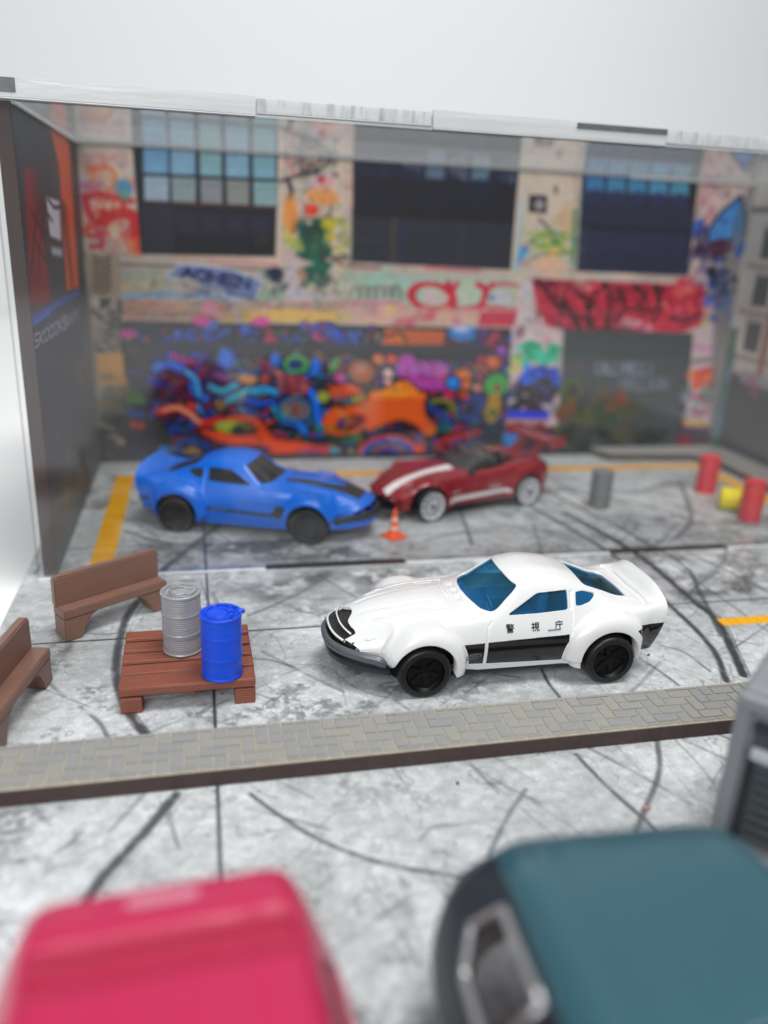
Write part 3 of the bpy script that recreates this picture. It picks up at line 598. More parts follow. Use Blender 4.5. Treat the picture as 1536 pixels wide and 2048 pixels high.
# dense interlocking swirls: banded, warped noise in patches of colour
X0m, Y0m = b_map(250, 655); X1m, Y1m = b_map(1008, 925); X0m, Y0m, X1m, Y1m = int(X0m), int(Y0m), int(X1m), min(int(Y1m), bh)
mh, mw = Y1m-Y0m, X1m-X0m; f1 = vnoise(mh, mw, 62, 61, 3, 1.5); f2 = vnoise(mh, mw, 50, 62, 2, 1.3); f3 = vnoise(mh, mw, 80, 63, 3, 1.4)
ph = (f1*8.5+f2*3.0) % 1.0; pulse = np.clip(1-np.abs(ph-.5)*2.5, 0, 1)**.7; thin = np.clip(1-np.abs(ph-.42)*13, 0, 1)
pal = np.array([(16, 40, 110), (20, 96, 190), (40, 150, 200), (90, 44, 130), (170, 50, 110), (30, 120, 130), (24, 70, 170), (196, 90, 50), (70, 140, 80), (30, 110, 210), (150, 40, 60), (20, 50, 120)], np.float32)/255
idx = np.clip(((f3-.18)/.64*len(pal)+((f1*8.5+f2*3.0).astype(int) % 3)*1.7), 0, len(pal)-1).astype(int)
colr = pal[idx]; sw = np.array((.07, .06, .11), np.float32)*(1-pulse[..., None])+colr*pulse[..., None]; sw += thin[..., None]*.22*(colr+.25)
yy2 = np.linspace(0, 1, mh)[:, None]; xx2 = np.linspace(0, 1, mw)[None, :]
mk = np.clip((yy2-.185)*30, 0, 1)*np.clip((xx2-.045)*18, 0, 1)*(1-.6*np.clip((.24-yy2)*12, 0, 1)*np.clip((.3-xx2)*6, 0, 1)); mk = np.maximum(mk, (yy2 < .11)*.85)*np.clip((1-yy2)*14, 0, 1)
B.a[Y0m:Y1m, X0m:X1m] = B.a[Y0m:Y1m, X0m:X1m]*(1-mk[..., None]*.95)+sw*mk[..., None]*.95
MC = [(40, 84, 170), (60, 120, 200), (30, 60, 140), (196, 80, 140), (170, 60, 90), (210, 130, 60), (60, 150, 150), (120, 70, 150), (150, 150, 70), (196, 90, 60)]
def swirls(x0, y0, x1, y1, n, cols, r=(7, 18), al=.85):
    for i in range(n):
        x, y, r0 = R.uniform(x0, x1), R.uniform(y0, y1), R.uniform(*r); an = R.uniform(-1, 1); asp = R.uniform(.4, .85); c = np.array(rc(cols), float)
        B.ell(x, y, r0*1.22, r0*asp*1.25, (16, 14, 26), an, 4, al*.85); B.ell(x, y, r0, r0*asp, c, an, 3, al)
        B.ell(x+r0*.2, y+r0*.15, r0*.7, r0*asp*.65, c*.55, an, 3, al*.85); B.ell(x-r0*.1, y-r0*.15, r0*.5, r0*asp*.3, np.minimum(255, c*1.25+30), an, 4, al*.7)
        if r0 > 11: B.ell(x, y, r0*.85, r0*asp*.8, np.minimum(255, c*1.3+20), an, 3, al*.6, ring=2.5)
swirls(252, 650, 640, 682, 22, MC[:5]+[(66, 104, 190)]*3, (6, 15)); swirls(640, 652, 780, 690, 16, [(50, 90, 180), (120, 70, 140), (90, 120, 200), (60, 60, 120)], (8, 18))
B.poly([(770, 655), (890, 660), (885, 694), (762, 688)], (206, 120, 50), 5, .9)
for k in range(12): B.stroke([(820+k*9, 662), (816+k*9, 676), (822+k*9, 690)], 2, (130, 60, 40), 2, .8)
B.ell(925, 664, 30, 15, (60, 140, 200), 0, 5, .95); B.ell(922, 656, 18, 7, (214, 196, 216), 0, 5, .9); B.stroke([(770, 672), (800, 664), (812, 682)], 6, (60, 30, 40), 3, .8); swirls(950, 665, 1010, 720, 14, [(60, 90, 190), (170, 60, 90), (120, 60, 140)], (7, 13))
for x, y in ((403, 641), (522, 642), (255, 667)): B.ell(x, y, 17, 9, (206, 84, 160), 0, 5, .9)
B.poly([(250, 681), (980, 690), (978, 712), (700, 706), (262, 704)], (62, 62, 68), 5, .95)
B.poly([(252, 690), (340, 690), (335, 740), (300, 760), (262, 745)], (66, 66, 70), 9, .95)
swirls(300, 708, 980, 920, 60, [(30, 100, 180), (24, 70, 140), (40, 130, 190), (60, 40, 90), (150, 50, 80), (34, 40, 80), (40, 130, 140), (20, 30, 60), (100, 40, 60)], (8, 20), .8)
swirls(330, 705, 470, 740, 22, [(30, 50, 160), (30, 90, 190), (40, 40, 110)], (7, 14)); B.stroke([(345, 708), (362, 720), (386, 724)], 12, (190, 50, 120), 4, .85)
for x, y in ((455, 718), (445, 712), (548, 722), (630, 730)): B.ell(x, y, 9, 18, (30, 130, 210), .2, 4, .9)
for pts, w, c in [([(312, 735), (340, 728), (365, 738), (385, 755), (390, 780), (408, 795)], 20, (26, 120, 210)), ([(372, 742), (392, 760), (398, 790)], 12, (60, 160, 220)), ([(420, 772), (445, 782), (470, 770)], 16, (50, 150, 180)), ([(455, 800), (480, 788), (500, 778)], 13, (60, 170, 190)), ([(505, 782), (530, 778), (555, 785)], 15, (40, 150, 200)),
                 ([(622, 782), (632, 805), (634, 830), (640, 855)], 17, (20, 110, 210)), ([(548, 812), (560, 830), (576, 842)], 17, (30, 150, 180)), ([(585, 840), (600, 850), (610, 862)], 20, (24, 110, 190)), ([(490, 800), (520, 806), (548, 802)], 12, (30, 90, 180)), ([(395, 810), (402, 822)], 12, (40, 130, 190)), ([(260, 800), (300, 806), (350, 808)], 9, (30, 60, 120))]:
    B.stroke(pts, w+5, (12, 14, 30), 4, .8); B.stroke(pts, w, c, 4, .95); B.stroke([(x-2, y-3) for x, y in pts], w*.3, tuple(min(255, v+60) for v in c), 4, .6)
B.ell(336, 766, 22, 14, (120, 30, 90), .2, 4, .85, ring=8); B.ell(310, 762, 16, 12, (34, 54, 150), .3, 5, .9)
B.ell(592, 728, 25, 19, (70, 140, 90), 0, 4, .95); B.ell(590, 727, 13, 9, (20, 50, 110), 0, 4, .95); B.ell(592, 728, 19, 14, (130, 180, 110), 0, 3, .7, ring=4)
B.ell(634, 730, 8, 8, (40, 120, 220), 0, 4, .9); B.ell(668, 728, 8, 17, (110, 160, 70), .6, 4, .85)
B.stroke([(520, 722), (545, 735), (560, 752)], 10, (190, 60, 50), 4, .8)
for k in range(9): B.stroke([(552+k*7, 742+k*1.5), (560+k*7, 765), (556+k*7, 782)], 5, [(204, 84, 110), (214, 110, 70), (170, 50, 90)][k % 3], 4, .85)
B.ell(495, 757, 18, 8, (214, 150, 60), .2, 4, .9); B.ell(528, 757, 8, 9, (196, 90, 50), 0, 4, .9); B.ell(442, 751, 17, 7, (170, 110, 170), .4, 4, .7); B.ell(382, 811, 11, 9, (214, 90, 50), 0, 4, .9); B.ell(441, 809, 10, 11, (160, 130, 70), 0, 5, .8)
for k, c in enumerate([(30, 60, 110), (60, 150, 170), (170, 90, 70), (30, 120, 150), (190, 120, 80)]): B.ell(590, 818, 34-k*6, 24-k*4.4, c, .1, 3, .9, ring=5)
# orange creatures
OR = (206, 94, 42)
B.poly([(435, 857), (450, 832), (488, 828), (517, 836), (535, 857), (552, 874), (596, 880), (631, 889), (646, 914), (535, 918), (532, 895), (453, 890), (406, 868), (400, 855)], OR, 4, .98, sm=True, out=(40, 16, 26), ow=5)
B.stroke([(315, 822), (347, 814), (376, 824), (406, 845), (440, 838)], 17, (196, 66, 36), 4, .95); B.stroke([(325, 820), (352, 814), (378, 826), (398, 842)], 8, (232, 200, 180), 5, .85)
B.ell(478, 855, 36, 15, (60, 26, 30), .1, 4, .9); B.ell(462, 853, 32, 12, (150, 176, 56), .05, 4, .95); B.ell(476, 858, 14, 9, (20, 24, 20), 0, 4, .95); B.ell(500, 851, 12, 7, (70, 70, 50), .3, 4, .7)
B.ell(392, 900, 46, 30, (110, 40, 40), .5, 4, .9, ring=9); B.ell(388, 902, 34, 20, (40, 90, 150), .5, 4, .9, ring=7); B.ell(386, 904, 16, 10, (150, 130, 60), .3, 4, .9)
B.stroke([(330, 842), (352, 862), (392, 872)], 10, (24, 60, 110), 5, .85); B.stroke([(318, 840), (326, 862), (338, 880)], 9, (90, 100, 50), 5, .7); B.ell(500, 897, 40, 9, (110, 40, 60), .05, 5, .8)
B.ell(640, 902, 42, 13, (200, 60, 46), -.1, 5, .9); B.ell(622, 908, 30, 12, (150, 86, 130), .1, 5, .9); scribble(600, 900, 646, 914, 6, [(90, 40, 90), (190, 120, 170)], (3, 5), .7); B.ell(668, 900, 11, 7, (40, 150, 190), 0, 4, .9)
B.poly([(738, 781), (768, 775), (785, 765), (804, 758), (828, 763), (837, 778), (855, 787), (849, 808), (855, 832), (872, 850), (870, 868), (849, 871), (828, 850), (795, 841), (756, 855), (732, 862), (728, 830), (732, 800)], (210, 110, 40), 4, .98, sm=True, out=(50, 20, 24), ow=5)
B.poly([(745, 784), (770, 778), (790, 768), (806, 761), (826, 767), (834, 782), (845, 792), (740, 796)], (220, 146, 46), 6, .8, sm=True)
for k in range(7): B.stroke([(738, 800+k*9), (848, 800+k*9)], 1.6, (180, 84, 34), 2, .5)
letters(B, 'YMOV', 764, 779, 10, 9, (232, 196, 130), 3, 0, .02, .3, .8); B.ell(826, 770, 8, 10, (226, 170, 90), 0, 3, .9, ring=4); B.ell(795, 772, 6, 6, (234, 190, 110), 0, 3, .8)
B.ell(690, 840, 46, 30, (208, 104, 36), -.12, 4, .98); B.poly([(655, 812), (700, 808), (735, 796), (732, 830), (700, 826)], (208, 106, 38), 4, .95); B.ell(700, 845, 32, 15, (110, 40, 30), -.35, 4, .92); B.ell(690, 842, 20, 8, (150, 120, 110), -.2, 5, .8); B.ell(682, 844, 7, 6, (30, 60, 140), 0, 4, .9)
B.ell(690, 782, 34, 15, (204, 98, 40), -.1, 4, .95); B.ell(702, 800, 34, 10, (34, 40, 60), -.25, 4, .92)
for k in range(5): B.ell(690+k*9, 803-k*2.4, 4.5, 6.5, (196, 176, 70) if k > 1 else (60, 140, 160), 0, 3, .9)
B.ell(672, 866, 44, 9, (90, 140, 80), .25, 4, .7, ring=5); B.ell(645, 792, 12, 12, (180, 180, 80), 0, 5, .85)
for k, c in enumerate([(60, 22, 34), (206, 90, 50), (150, 110, 170), (50, 80, 180), (90, 130, 90), (180, 60, 80), (40, 110, 190), (196, 100, 60)]): B.ell(776, 916, 72-k*7.5, 52-k*5.6, c, 0, 3, .92, ring=6.5)
B.ell(778, 914, 24, 13, (26, 26, 30), 0, 4, .95); B.stroke([(830, 868), (836, 890), (850, 905)], 8, (140, 120, 150), 5, .7); B.ell(838, 905, 13, 18, (214, 110, 80), 0, 5, .85)
# purple cloud with scribbled lettering
for x, y, rx, ry in ((812, 722, 18, 14), (806, 738, 16, 15), (838, 742, 34, 20), (872, 740, 26, 18), (858, 762, 34, 17), (880, 768, 20, 12)): B.ell(x, y, rx+3, ry+3, (60, 24, 70), 0, 4, .85)
for x, y, rx, ry in ((812, 722, 18, 14), (806, 738, 16, 15), (838, 742, 34, 20), (872, 740, 26, 18), (858, 762, 34, 17), (880, 768, 20, 12)): B.ell(x, y, rx, ry, (176, 88, 168), 0, 4, 1)
letters(B, 'LOVESC', 808, 730, 12, 15, (208, 150, 206), 3, 0, .02, .2, .75); letters(B, 'BONE', 838, 752, 12, 11, (150, 60, 140), 3, 0, 0, .3, .6)
for x, y, r0, c in [(757, 718, 13, (200, 120, 80)), (783, 718, 12, (196, 90, 80)), (776, 746, 11, (220, 190, 180)), (775, 763, 9, (226, 180, 170)), (925, 752, 19, (204, 130, 80)), (930, 768, 12, (206, 130, 90)), (986, 724, 16, (190, 110, 60)), (955, 775, 9, (200, 130, 130)), (898, 790, 15, (170, 50, 100)), (906, 765, 15, (40, 140, 210)), (680, 755, 13, (180, 80, 140)), (728, 760, 15, (120, 130, 70)), (722, 742, 26, (170, 110, 80)), (1003, 700, 12, (150, 90, 170))]:
    B.ell(x, y, r0*1.2, r0*1.1, (30, 20, 30), 0, 4, .8); B.ell(x, y, r0, r0*.85, c, .3, 4, .95); B.ell(x-2, y-3, r0*.45, r0*.3, tuple(min(255, v+35) for v in c), .3, 4, .7)
B.stroke([(862, 802), (890, 800), (908, 815), (914, 835)], 9, (140, 150, 54), 4, .9); B.stroke([(858, 812), (880, 826), (905, 850)], 14, (36, 90, 160), 4, .85); B.ell(940, 815, 26, 17, (34, 84, 150), -.6, 4, .9, ring=9); B.stroke([(925, 850), (945, 835), (955, 812)], 9, (30, 70, 140), 4, .85)
B.ell(885, 852, 15, 10, (30, 110, 120), 0, 4, .85); B.stroke([(870, 885), (920, 872), (980, 858)], 12, (196, 60, 56), 6, .8); B.stroke([(880, 900), (950, 880)], 9, (150, 40, 50), 6, .8); B.stroke([(930, 890), (1000, 860)], 10, (30, 80, 130), 6, .8)
B.ell(992, 769, 25, 23, (72, 160, 70), -.3, 4, .95); B.ell(995, 774, 8, 8, (150, 70, 80), 0, 4, .9); B.ell(984, 815, 19, 32, (176, 140, 50), .1, 5, .95); B.ell(985, 825, 12, 10, (90, 100, 40), .2, 4, .8); B.stroke([(975, 790), (970, 820), (972, 850)], 5, (60, 40, 30), 3, .7)
blobs(960, 850, 1010, 912, 14, [(30, 40, 60), (40, 40, 46), (30, 60, 90)], (10, 18), .8)
# far-left pillar print
B.poly([(160, 505), (236, 510), (245, 930), (190, 930)], (150, 140, 128), 8, .9); B.poly([(172, 500), (238, 505), (238, 640), (190, 660)], (176, 164, 150), 7, .9)
for k in range(7): B.stroke([(186, 512+k*11), (206, 518+k*11), (220, 512+k*11)], 4, (70, 62, 60), 3, .8)
B.stroke([(188, 600), (210, 622), (236, 640)], 17, (190, 184, 180), 5, .9); B.stroke([(186, 620), (206, 640), (232, 652)], 8, (44, 40, 42), 4, .9); scribble(192, 600, 240, 700, 22, [(50, 46, 48), (150, 140, 136), (90, 84, 84)], (3, 7), .8)
B.poly([(192, 706), (246, 704), (250, 765), (200, 768)], (206, 160, 92), 7, .95); blobs(200, 745, 250, 780, 8, [(180, 140, 90), (110, 120, 110)], (8, 14), .7)
blobs(196, 780, 252, 830, 14, [(96, 100, 100), (120, 110, 90), (90, 96, 84)], (10, 18), .8); blobs(196, 830, 256, 925, 22, [(44, 44, 46), (70, 66, 50), (30, 30, 36)], (12, 22), .85)
for pts, c in [([(258, 782), (280, 790)], (80, 100, 40)), ([(258, 798), (284, 800)], (96, 140, 50)), ([(260, 826), (282, 828)], (30, 90, 170)), ([(264, 848), (282, 850)], (190, 80, 50)), ([(258, 745), (274, 745)], (70, 80, 120)), ([(256, 700), (272, 702)], (90, 80, 80)), ([(262, 900), (280, 905)], (30, 40, 90))]: B.stroke(pts, 15, c, 7, .85)
# pillar two, lower half
B.poly([(1024, 648), (1124, 654), (1116, 920), (1008, 920)], (200, 184, 186), 5, .9)
blobs(1030, 655, 1108, 690, 12, [(206, 150, 170), (220, 210, 206), (190, 180, 180)], (8, 15), .7); B.ell(1040, 662, 10, 13, (110, 80, 100), .3, 5, .6)
blobs(1034, 690, 1112, 725, 26, [(60, 170, 130), (80, 190, 160), (50, 150, 120), (130, 200, 190)], (8, 17), .85); blobs(1020, 720, 1050, 740, 5, [(196, 190, 110)], (7, 12), .8)
blobs(1046, 735, 1114, 778, 26, [(30, 110, 220), (40, 130, 230), (30, 80, 180)], (9, 18), .92); B.ell(1076, 745, 18, 11, (20, 50, 110), 0, 4, .8, ring=6)
blobs(1022, 765, 1108, 828, 34, [(24, 26, 46), (40, 46, 74), (16, 16, 26), (60, 80, 120), (80, 20, 60)], (8, 18), .9); B.poly([(1016, 818), (1100, 822), (1096, 838), (1012, 836)], (30, 66, 200), 5, .95)
B.poly([(1010, 838), (1096, 840), (1086, 852), (1008, 850)], (176, 130, 130), 4, .9); B.poly([(1006, 852), (1112, 852), (1110, 925), (1002, 925)], (78, 20, 34), 6, .9); B.ell(1020, 874, 17, 20, (60, 140, 200), 0, 6, .95); blobs(1050, 850, 1110, 920, 12, [(60, 20, 36), (110, 26, 40), (40, 40, 70)], (10, 18), .8)
# rolling shutter
B.poly([(1128, 658), (1386, 666), (1362, 925), (1112, 920)], (84, 90, 93), 4, .97)
B.poly([(1128, 658), (1384, 665), (1380, 710), (1124, 705)], (78, 84, 84), 6, .8); B.stroke([(1124, 704), (1378, 711)], 4, (60, 64, 68), 3, .8); blobs(1125, 715, 1170, 760, 8, [(110, 96, 104)], (8, 14), .5)
letters(B, 'CALLYMELLI', 1190, 724, 9.5, 22, (176, 190, 208), 3.6, 3, .01, .24, .8); letters(B, 'DRELSON', 1238, 756, 11, 22, (156, 170, 190), 3.6, 3, .0, .25, .75)
blobs(1118, 765, 1180, 860, 26, [(110, 120, 50), (84, 96, 44), (130, 80, 50), (60, 70, 50)], (8, 18), .75); blobs(1140, 785, 1250, 835, 22, [(120, 120, 54), (140, 84, 60), (90, 100, 50), (150, 110, 60)], (8, 18), .6); blobs(1190, 800, 1310, 870, 26, [(90, 100, 50), (110, 70, 80), (120, 90, 110), (70, 84, 60)], (9, 18), .55)
B.ell(1142, 778, 22, 18, (110, 118, 50), 0, 5, .8, ring=6); B.ell(1145, 780, 10, 9, (40, 44, 40), 0, 5, .8); blobs(1120, 860, 1345, 918, 40, [(24, 36, 36), (20, 44, 44), (40, 46, 40), (60, 66, 40)], (10, 22), .75); B.ell(1240, 868, 20, 12, (110, 90, 44), 0, 7, .6); B.ell(1168, 866, 26, 18, (96, 104, 96), .2, 7, .5)
B.poly([(1112, 905), (1362, 908), (1360, 930), (1110, 930)], (28, 34, 36), 6, .9)
for k in range(40): B.stroke([(1112, 712+k*5.2), (1368, 717+k*5.0)], 1.4, (52, 56, 60), 1.4, .55, sm=False)
B.poly([(1372, 668), (1388, 668), (1362, 925), (1346, 925)], (76, 76, 80), 4, .9)
# right column
B.poly([(1386, 655), (1436, 640), (1426, 925), (1362, 925)], (196, 180, 184), 5, .9); B.stroke([(1388, 692), (1424, 696)], 9, (206, 130, 180), 6, .8); B.stroke([(1384, 722), (1420, 718)], 10, (110, 104, 100), 6, .7)
blobs(1376, 738, 1424, 778, 18, [(206, 84, 60), (214, 130, 90), (190, 60, 80)], (7, 14), .85); blobs(1366, 775, 1420, 835, 22, [(130, 150, 130), (150, 160, 180), (110, 130, 120), (176, 90, 110)], (8, 15), .75); B.stroke([(1368, 842), (1410, 846)], 13, (206, 160, 90), 7, .8); B.poly([(1362, 852), (1420, 852), (1424, 925), (1358, 925)], (92, 74, 88), 6, .92); B.ell(1366, 882, 17, 15, (150, 40, 66), 0, 7, .8)
B.poly([(1428, 560), (1480, 400), (1500, 372), (1520, 372), (1424, 930), (1416, 930)], (100, 104, 110), 4, .55)
B.poly([(150, 910), (1440, 900), (1440, 950), (150, 950)], (48, 48, 52), 5, .93)
for k in range(170):   # thin highlight curls over the mural
    x, y = R.uniform(300, 980), R.uniform(708, 905)
    if 738 < x < 860 and 780 < y < 850: continue
    a0, r0 = R.uniform(0, 6.28), R.uniform(6, 17); B.stroke([(x+r0*math.cos(a0+q*.6), y+r0*.6*math.sin(a0+q*.6)) for q in range(5)], R.uniform(1.5, 3.4), rc([(90, 180, 220), (220, 120, 160), (230, 170, 90), (130, 200, 150), (20, 16, 30), (20, 16, 30), (60, 120, 220), (200, 90, 60)]), 2.2, .75)
B.a *= (1+(vnoise(bh, bw, 5, 31, 2)-.5)*.10)[..., None]
gr = B.a.mean(2, keepdims=True); B.a[:] = np.clip((gr+(B.a-gr)*1.2)*1.15-.15, .008, 1)
back_m = print_mat('graffiti_print', B.image('graffiti_print'), rough=.5, spec=.3)

# ================================================================== PRINT: left wall
LR = 50
lw_, lh_ = int((YB-YF)*LR), int(BH*LR)
def l_map(x, y):
    p = hitx(x, y, XL); return ((p[1]-YF)*LR, (BH-p[2])*LR)
K = Canvas(lw_, lh_, (74, 76, 80), l_map)
K.a *= (1+(vnoise(lh_, lw_, 60, 41, 5)-.5)*.4)[..., None]
K.poly([(20, 200), (108, 250), (110, 330), (50, 320)], (70, 72, 76), 8); K.poly([(48, 335), (68, 330), (102, 600), (60, 610)], (148, 46, 50), 5); K.poly([(60, 325), (80, 330), (92, 480), (70, 440)], (110, 50, 52), 9, .6)
for pts in [[(82, 380), (68, 470), (62, 545)], [(62, 420), (90, 470)], [(66, 470), (92, 520)], [(90, 400), (78, 500), (80, 560)]]: K.stroke(pts, 5, (50, 22, 26), 3, .85)
K.poly([(92, 390), (118, 400), (122, 480), (100, 470)], (206, 206, 214), 4); K.stroke([(95, 395), (108, 412), (118, 412)], 5, (30, 30, 34), 3, .9); K.stroke([(92, 420), (104, 440)], 5, (30, 30, 34), 3, .9); K.poly([(102, 490), (124, 496), (124, 512), (104, 508)], (176, 184, 190), 6)
K.poly([(98, 245), (136, 270), (157, 575), (134, 580), (118, 330)], (222, 104, 62), 4); K.ell(0, 0, 1, 1, OR)
for k in range(14): K.stroke([(124+k*1.4, 398+k*13), (130+k*1.2, 406+k*13), (122+k*1.6, 412+k*13), (134+k*1.2, 416+k*13)], 4, (84, 34, 34), 3, .8)
K.poly([(136, 280), (157, 290), (158, 340), (150, 350)], (42, 44, 48), 6)
K.poly([(58, 625), (155, 575), (160, 700), (66, 740)], (52, 58, 86), 8, .9)
K.stroke([(60, 642), (110, 608), (156, 582)], 9, (44, 96, 200), 4, .95); K.stroke([(62, 630), (120, 598), (156, 580)], 4, (90, 90, 130), 3, .8); K.stroke([(60, 652), (100, 622)], 5, (60, 130, 230), 3, .8)
K.poly([(60, 660), (160, 610), (190, 930), (90, 1140)], (62, 66, 74), 12, .8)
for k, ch in enumerate('5KOOOKBAM'):
    x = 70+k*9.6
    for seg in ALPH[ch]: K.stroke([(x+px*8, 668-k*6.2+(py)*26+px*-4) for px, py in seg], 3, (196, 204, 214), 2, .85, sm=ch in 'OB5')
K.ell(172, 690, 6, 26, (110, 150, 190), 0, 8, .8); K.ell(160, 750, 8, 20, (120, 140, 150), 0, 9, .7); K.poly([(168, 515), (178, 512), (182, 590), (176, 592)], (196, 206, 212), 3, .9)
for k in range(60): K.ell(R.uniform(100, 185), R.uniform(800, 1080), R.uniform(1.5, 4), R.uniform(2, 7), rc([(170, 176, 180), (150, 130, 96), (120, 110, 90), (90, 96, 100)]), R.uniform(-1, 1), 3, .5)
for k in range(8): K.ell(R.uniform(120, 190), R.uniform(900, 1000), R.uniform(10, 26), R.uniform(14, 40), (140, 100, 54), 0, 14, .35)
K.a[:] = np.clip(K.a*1.12-.11, .01, 1)
left_m = print_mat('left_wall_print', K.image('left_wall_print'), rough=.42, spec=.4)
# ---- right wall print: pale street facade
rw_, rh_ = int((YB-18)*40), int(BH*40)
Q = Canvas(rw_, rh_, (196, 192, 184)); Q.a *= (1+(vnoise(rh_, rw_, 50, 51, 5)-.5)*.25)[..., None]
def qp(y, z): return ((YB-y)*40, (BH-z)*40)
def qr(y0, y1, z0, z1, c, s=3): Q.poly([qp(y0, z0), qp(y1, z0), qp(y1, z1), qp(y0, z1)], c, s, raw=True)
for zz in (8.9, 7.1, 5.3):
    for yv in (29.75, 27.2, 25.0, 22.5, 20.2): qr(yv, yv-.95, zz-.6, zz+.55, (84, 90, 90)); qr(yv+.1, yv-1.05, zz+.6, zz+.75, (160, 154, 146))
    qr(30.5, 18, zz-1.0, zz-.8, (150, 144, 138))
qr(28.6, 28.2, 3.6, 9.8, (150, 110, 96)); qr(26.4, 23.6, 3.6, 9.8, (128, 92, 82)); qr(30.79, 18, 10, 10.25, (120, 118, 112)); qr(30.79, 30.2, 0, 5.5, (110, 130, 120)); qr(30.6, 18, .5, 3.7, (72, 74, 80), 8); qr(29.6, 18, 3.4, 3.9, (150, 154, 160), 8)
for k in range(26): Q.ell(*qp(R.uniform(19, 30.2), R.uniform(1.2, 4)), R.uniform(8, 26), R.uniform(6, 16), rc([(190, 196, 200), (60, 64, 74), (170, 80, 110), (90, 90, 84), (60, 90, 80)]), R.uniform(-1, 1), 9, .55, raw=True)
for k in range(12): Q.ell(*qp(30.4, R.uniform(.5, 4.5)), 10, 20, rc([(90, 140, 120), (110, 150, 170), (70, 110, 90)]), 0, 6, .7, raw=True)
right_m = print_mat('right_wall_print', Q.image('right_wall_print'), rough=.4, spec=.4)

# ================================================================== DISPLAY CASE
ac_m = acrylic('clear_acrylic', .001, rough=.07); lid_m = acrylic('clear_lid', .035, rough=.035); ed_m = acrylic_edge('sawn_acrylic_edge', (9, 3, 1.2), .5, (.26, .55)); ed2_m = acrylic_edge('frosted_acrylic_edge', (.8, 2, 7), .80, (.3, .6))
mdf_m = plain('laser_cut_mdf', (66, 52, 50), rough=.7, var=.35, nscale=9, bump=.5, bscale=24)
slot_m = plain('dark_slot', (44, 36, 34), rough=.7, var=.25, nscale=12)
case = empty('display_case', (8, 25, 0), label='clear acrylic fronted display case with graffiti printed walls', cat='display case')
Minv = Matrix.Translation((-8, -25, 0))
def cpart(name, b, mat, bev=0): o = box(name, b, mat, case, bev); o.location = (-8, -25, 0); return o
def csheet(name, cs, mat, parent=None): o = sheet(name, cs, mat, parent or case); o.location = (0, 0, 0) if parent else (-8, -25, 0); return o
WT = .33
lwall = cpart('left_wall', (XL-WT, XL-.004, YF, YB+.3, .003, BH-.01), mdf_m, .01); csheet('left_wall_print', [(XL, YF, 0), (XL, YB, 0), (XL, YB, BH-.02), (XL, YF, BH-.02)], left_m, lwall)
bwall = cpart('back_wall', (XL-.002, XR+.002, YB+.004, YB+WT, .003, BH-.01), mdf_m, .01); csheet('graffiti_print', [(XL, YB, 0), (XR, YB, 0), (XR, YB, BH-.02), (XL, YB, BH-.02)], back_m, bwall)
rwall = cpart('right_wall', (XR+.004, XR+WT, YF, YB+.3, .003, BH-.01), mdf_m, .01); csheet('right_wall_print', [(XR, YB, 0), (XR, 18, 0), (XR, 18, BH-.02), (XR, YB, BH-.02)], right_m, rwall)
o = cpart('front_pane', (XL-WT-.10, XR+WT, YF-.26, YF-.006, .05, BH-.02), ac_m)
LT = .52
o = cpart('lid', (XL-WT-.05, XR+WT, YF-.24, YB+.38, BH, BH+.3), lid_m)
# fingers along the front joint of the lid: frosted sawn edges, alternately of the lid and of the pane
gl_m = plain('dark_glue_line', (92, 94, 98), rough=.4, var=.3, nscale=4); clr = plain('bright_tab_edge', (226, 230, 232), rough=.2, var=.1, nscale=10, spec=.6)
def fx(x, y, Z=BH+.3): return hity(x, y, YF-.3)[0]
xs = [fx(0, 190), fx(512, 215), fx(865, 238), fx(1330, 285), XR+WT]
xs[0] = XL-WT-.1
for i in range(4):
    ya = YF-.36 if i % 2 == 0 else YF-.28; zb = BH-.02 if i % 2 == 0 else BH+.05
    cpart('edge_strip', (xs[i]+.01, xs[i+1]-.01, ya, YF-.245, zb+.05, BH+(.42 if i % 2 == 0 else .38)), ed2_m if i % 2 == 0 else ed_m, .015); cpart('glue_line', (xs[i]+.02, xs[i+1]-.02, ya, YF-.25, zb, zb+.022), gl_m); cpart('lower_edge', (xs[i]+.02, xs[i+1]-.02, ya+.01, YF-.25, zb+.024, zb+.047), clr, .004)
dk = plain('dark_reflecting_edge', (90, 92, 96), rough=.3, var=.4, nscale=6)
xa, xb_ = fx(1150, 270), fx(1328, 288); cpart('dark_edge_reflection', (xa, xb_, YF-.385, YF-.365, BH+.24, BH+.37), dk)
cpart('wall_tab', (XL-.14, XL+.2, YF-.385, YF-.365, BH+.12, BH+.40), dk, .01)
cpart('back_edge', (XL, 16.2, YB-.05, YB-.02, BH-.045, BH-.012), gl_m); cpart('back_edge', (16.3, XR, YB-.06, YB-.02, BH-.055, BH-.012), ed2_m)
for X0 in (XL+.01,): cpart('side_edge', (X0, X0+.06, YF+.02, YB-.14, BH-.06, BH-.012), ed_m)
# base joint: clear tabs and dark slots alternate
bx_ = [XL-WT-.1]+[hitz(x, y)[0] for x, y in ((530, 1133), (806, 1116), (1212, 1100), (1438, 1086))]+[XR+WT]
for i in range(5):
    if i % 2 == 0: cpart('clear_tab', (bx_[i]+.01, bx_[i+1]-.01, YF-.30, YF-.262, .004, .055), clr, .008); cpart('pane_foot', (bx_[i]+.01, bx_[i+1]-.01, YF-.258, YF-.01, .004, .046), ac_m)
    else: cpart('dark_slot', (bx_[i]+.015, bx_[i+1]-.015, YF-.28, YF-.02, .004, .045), slot_m, .005)
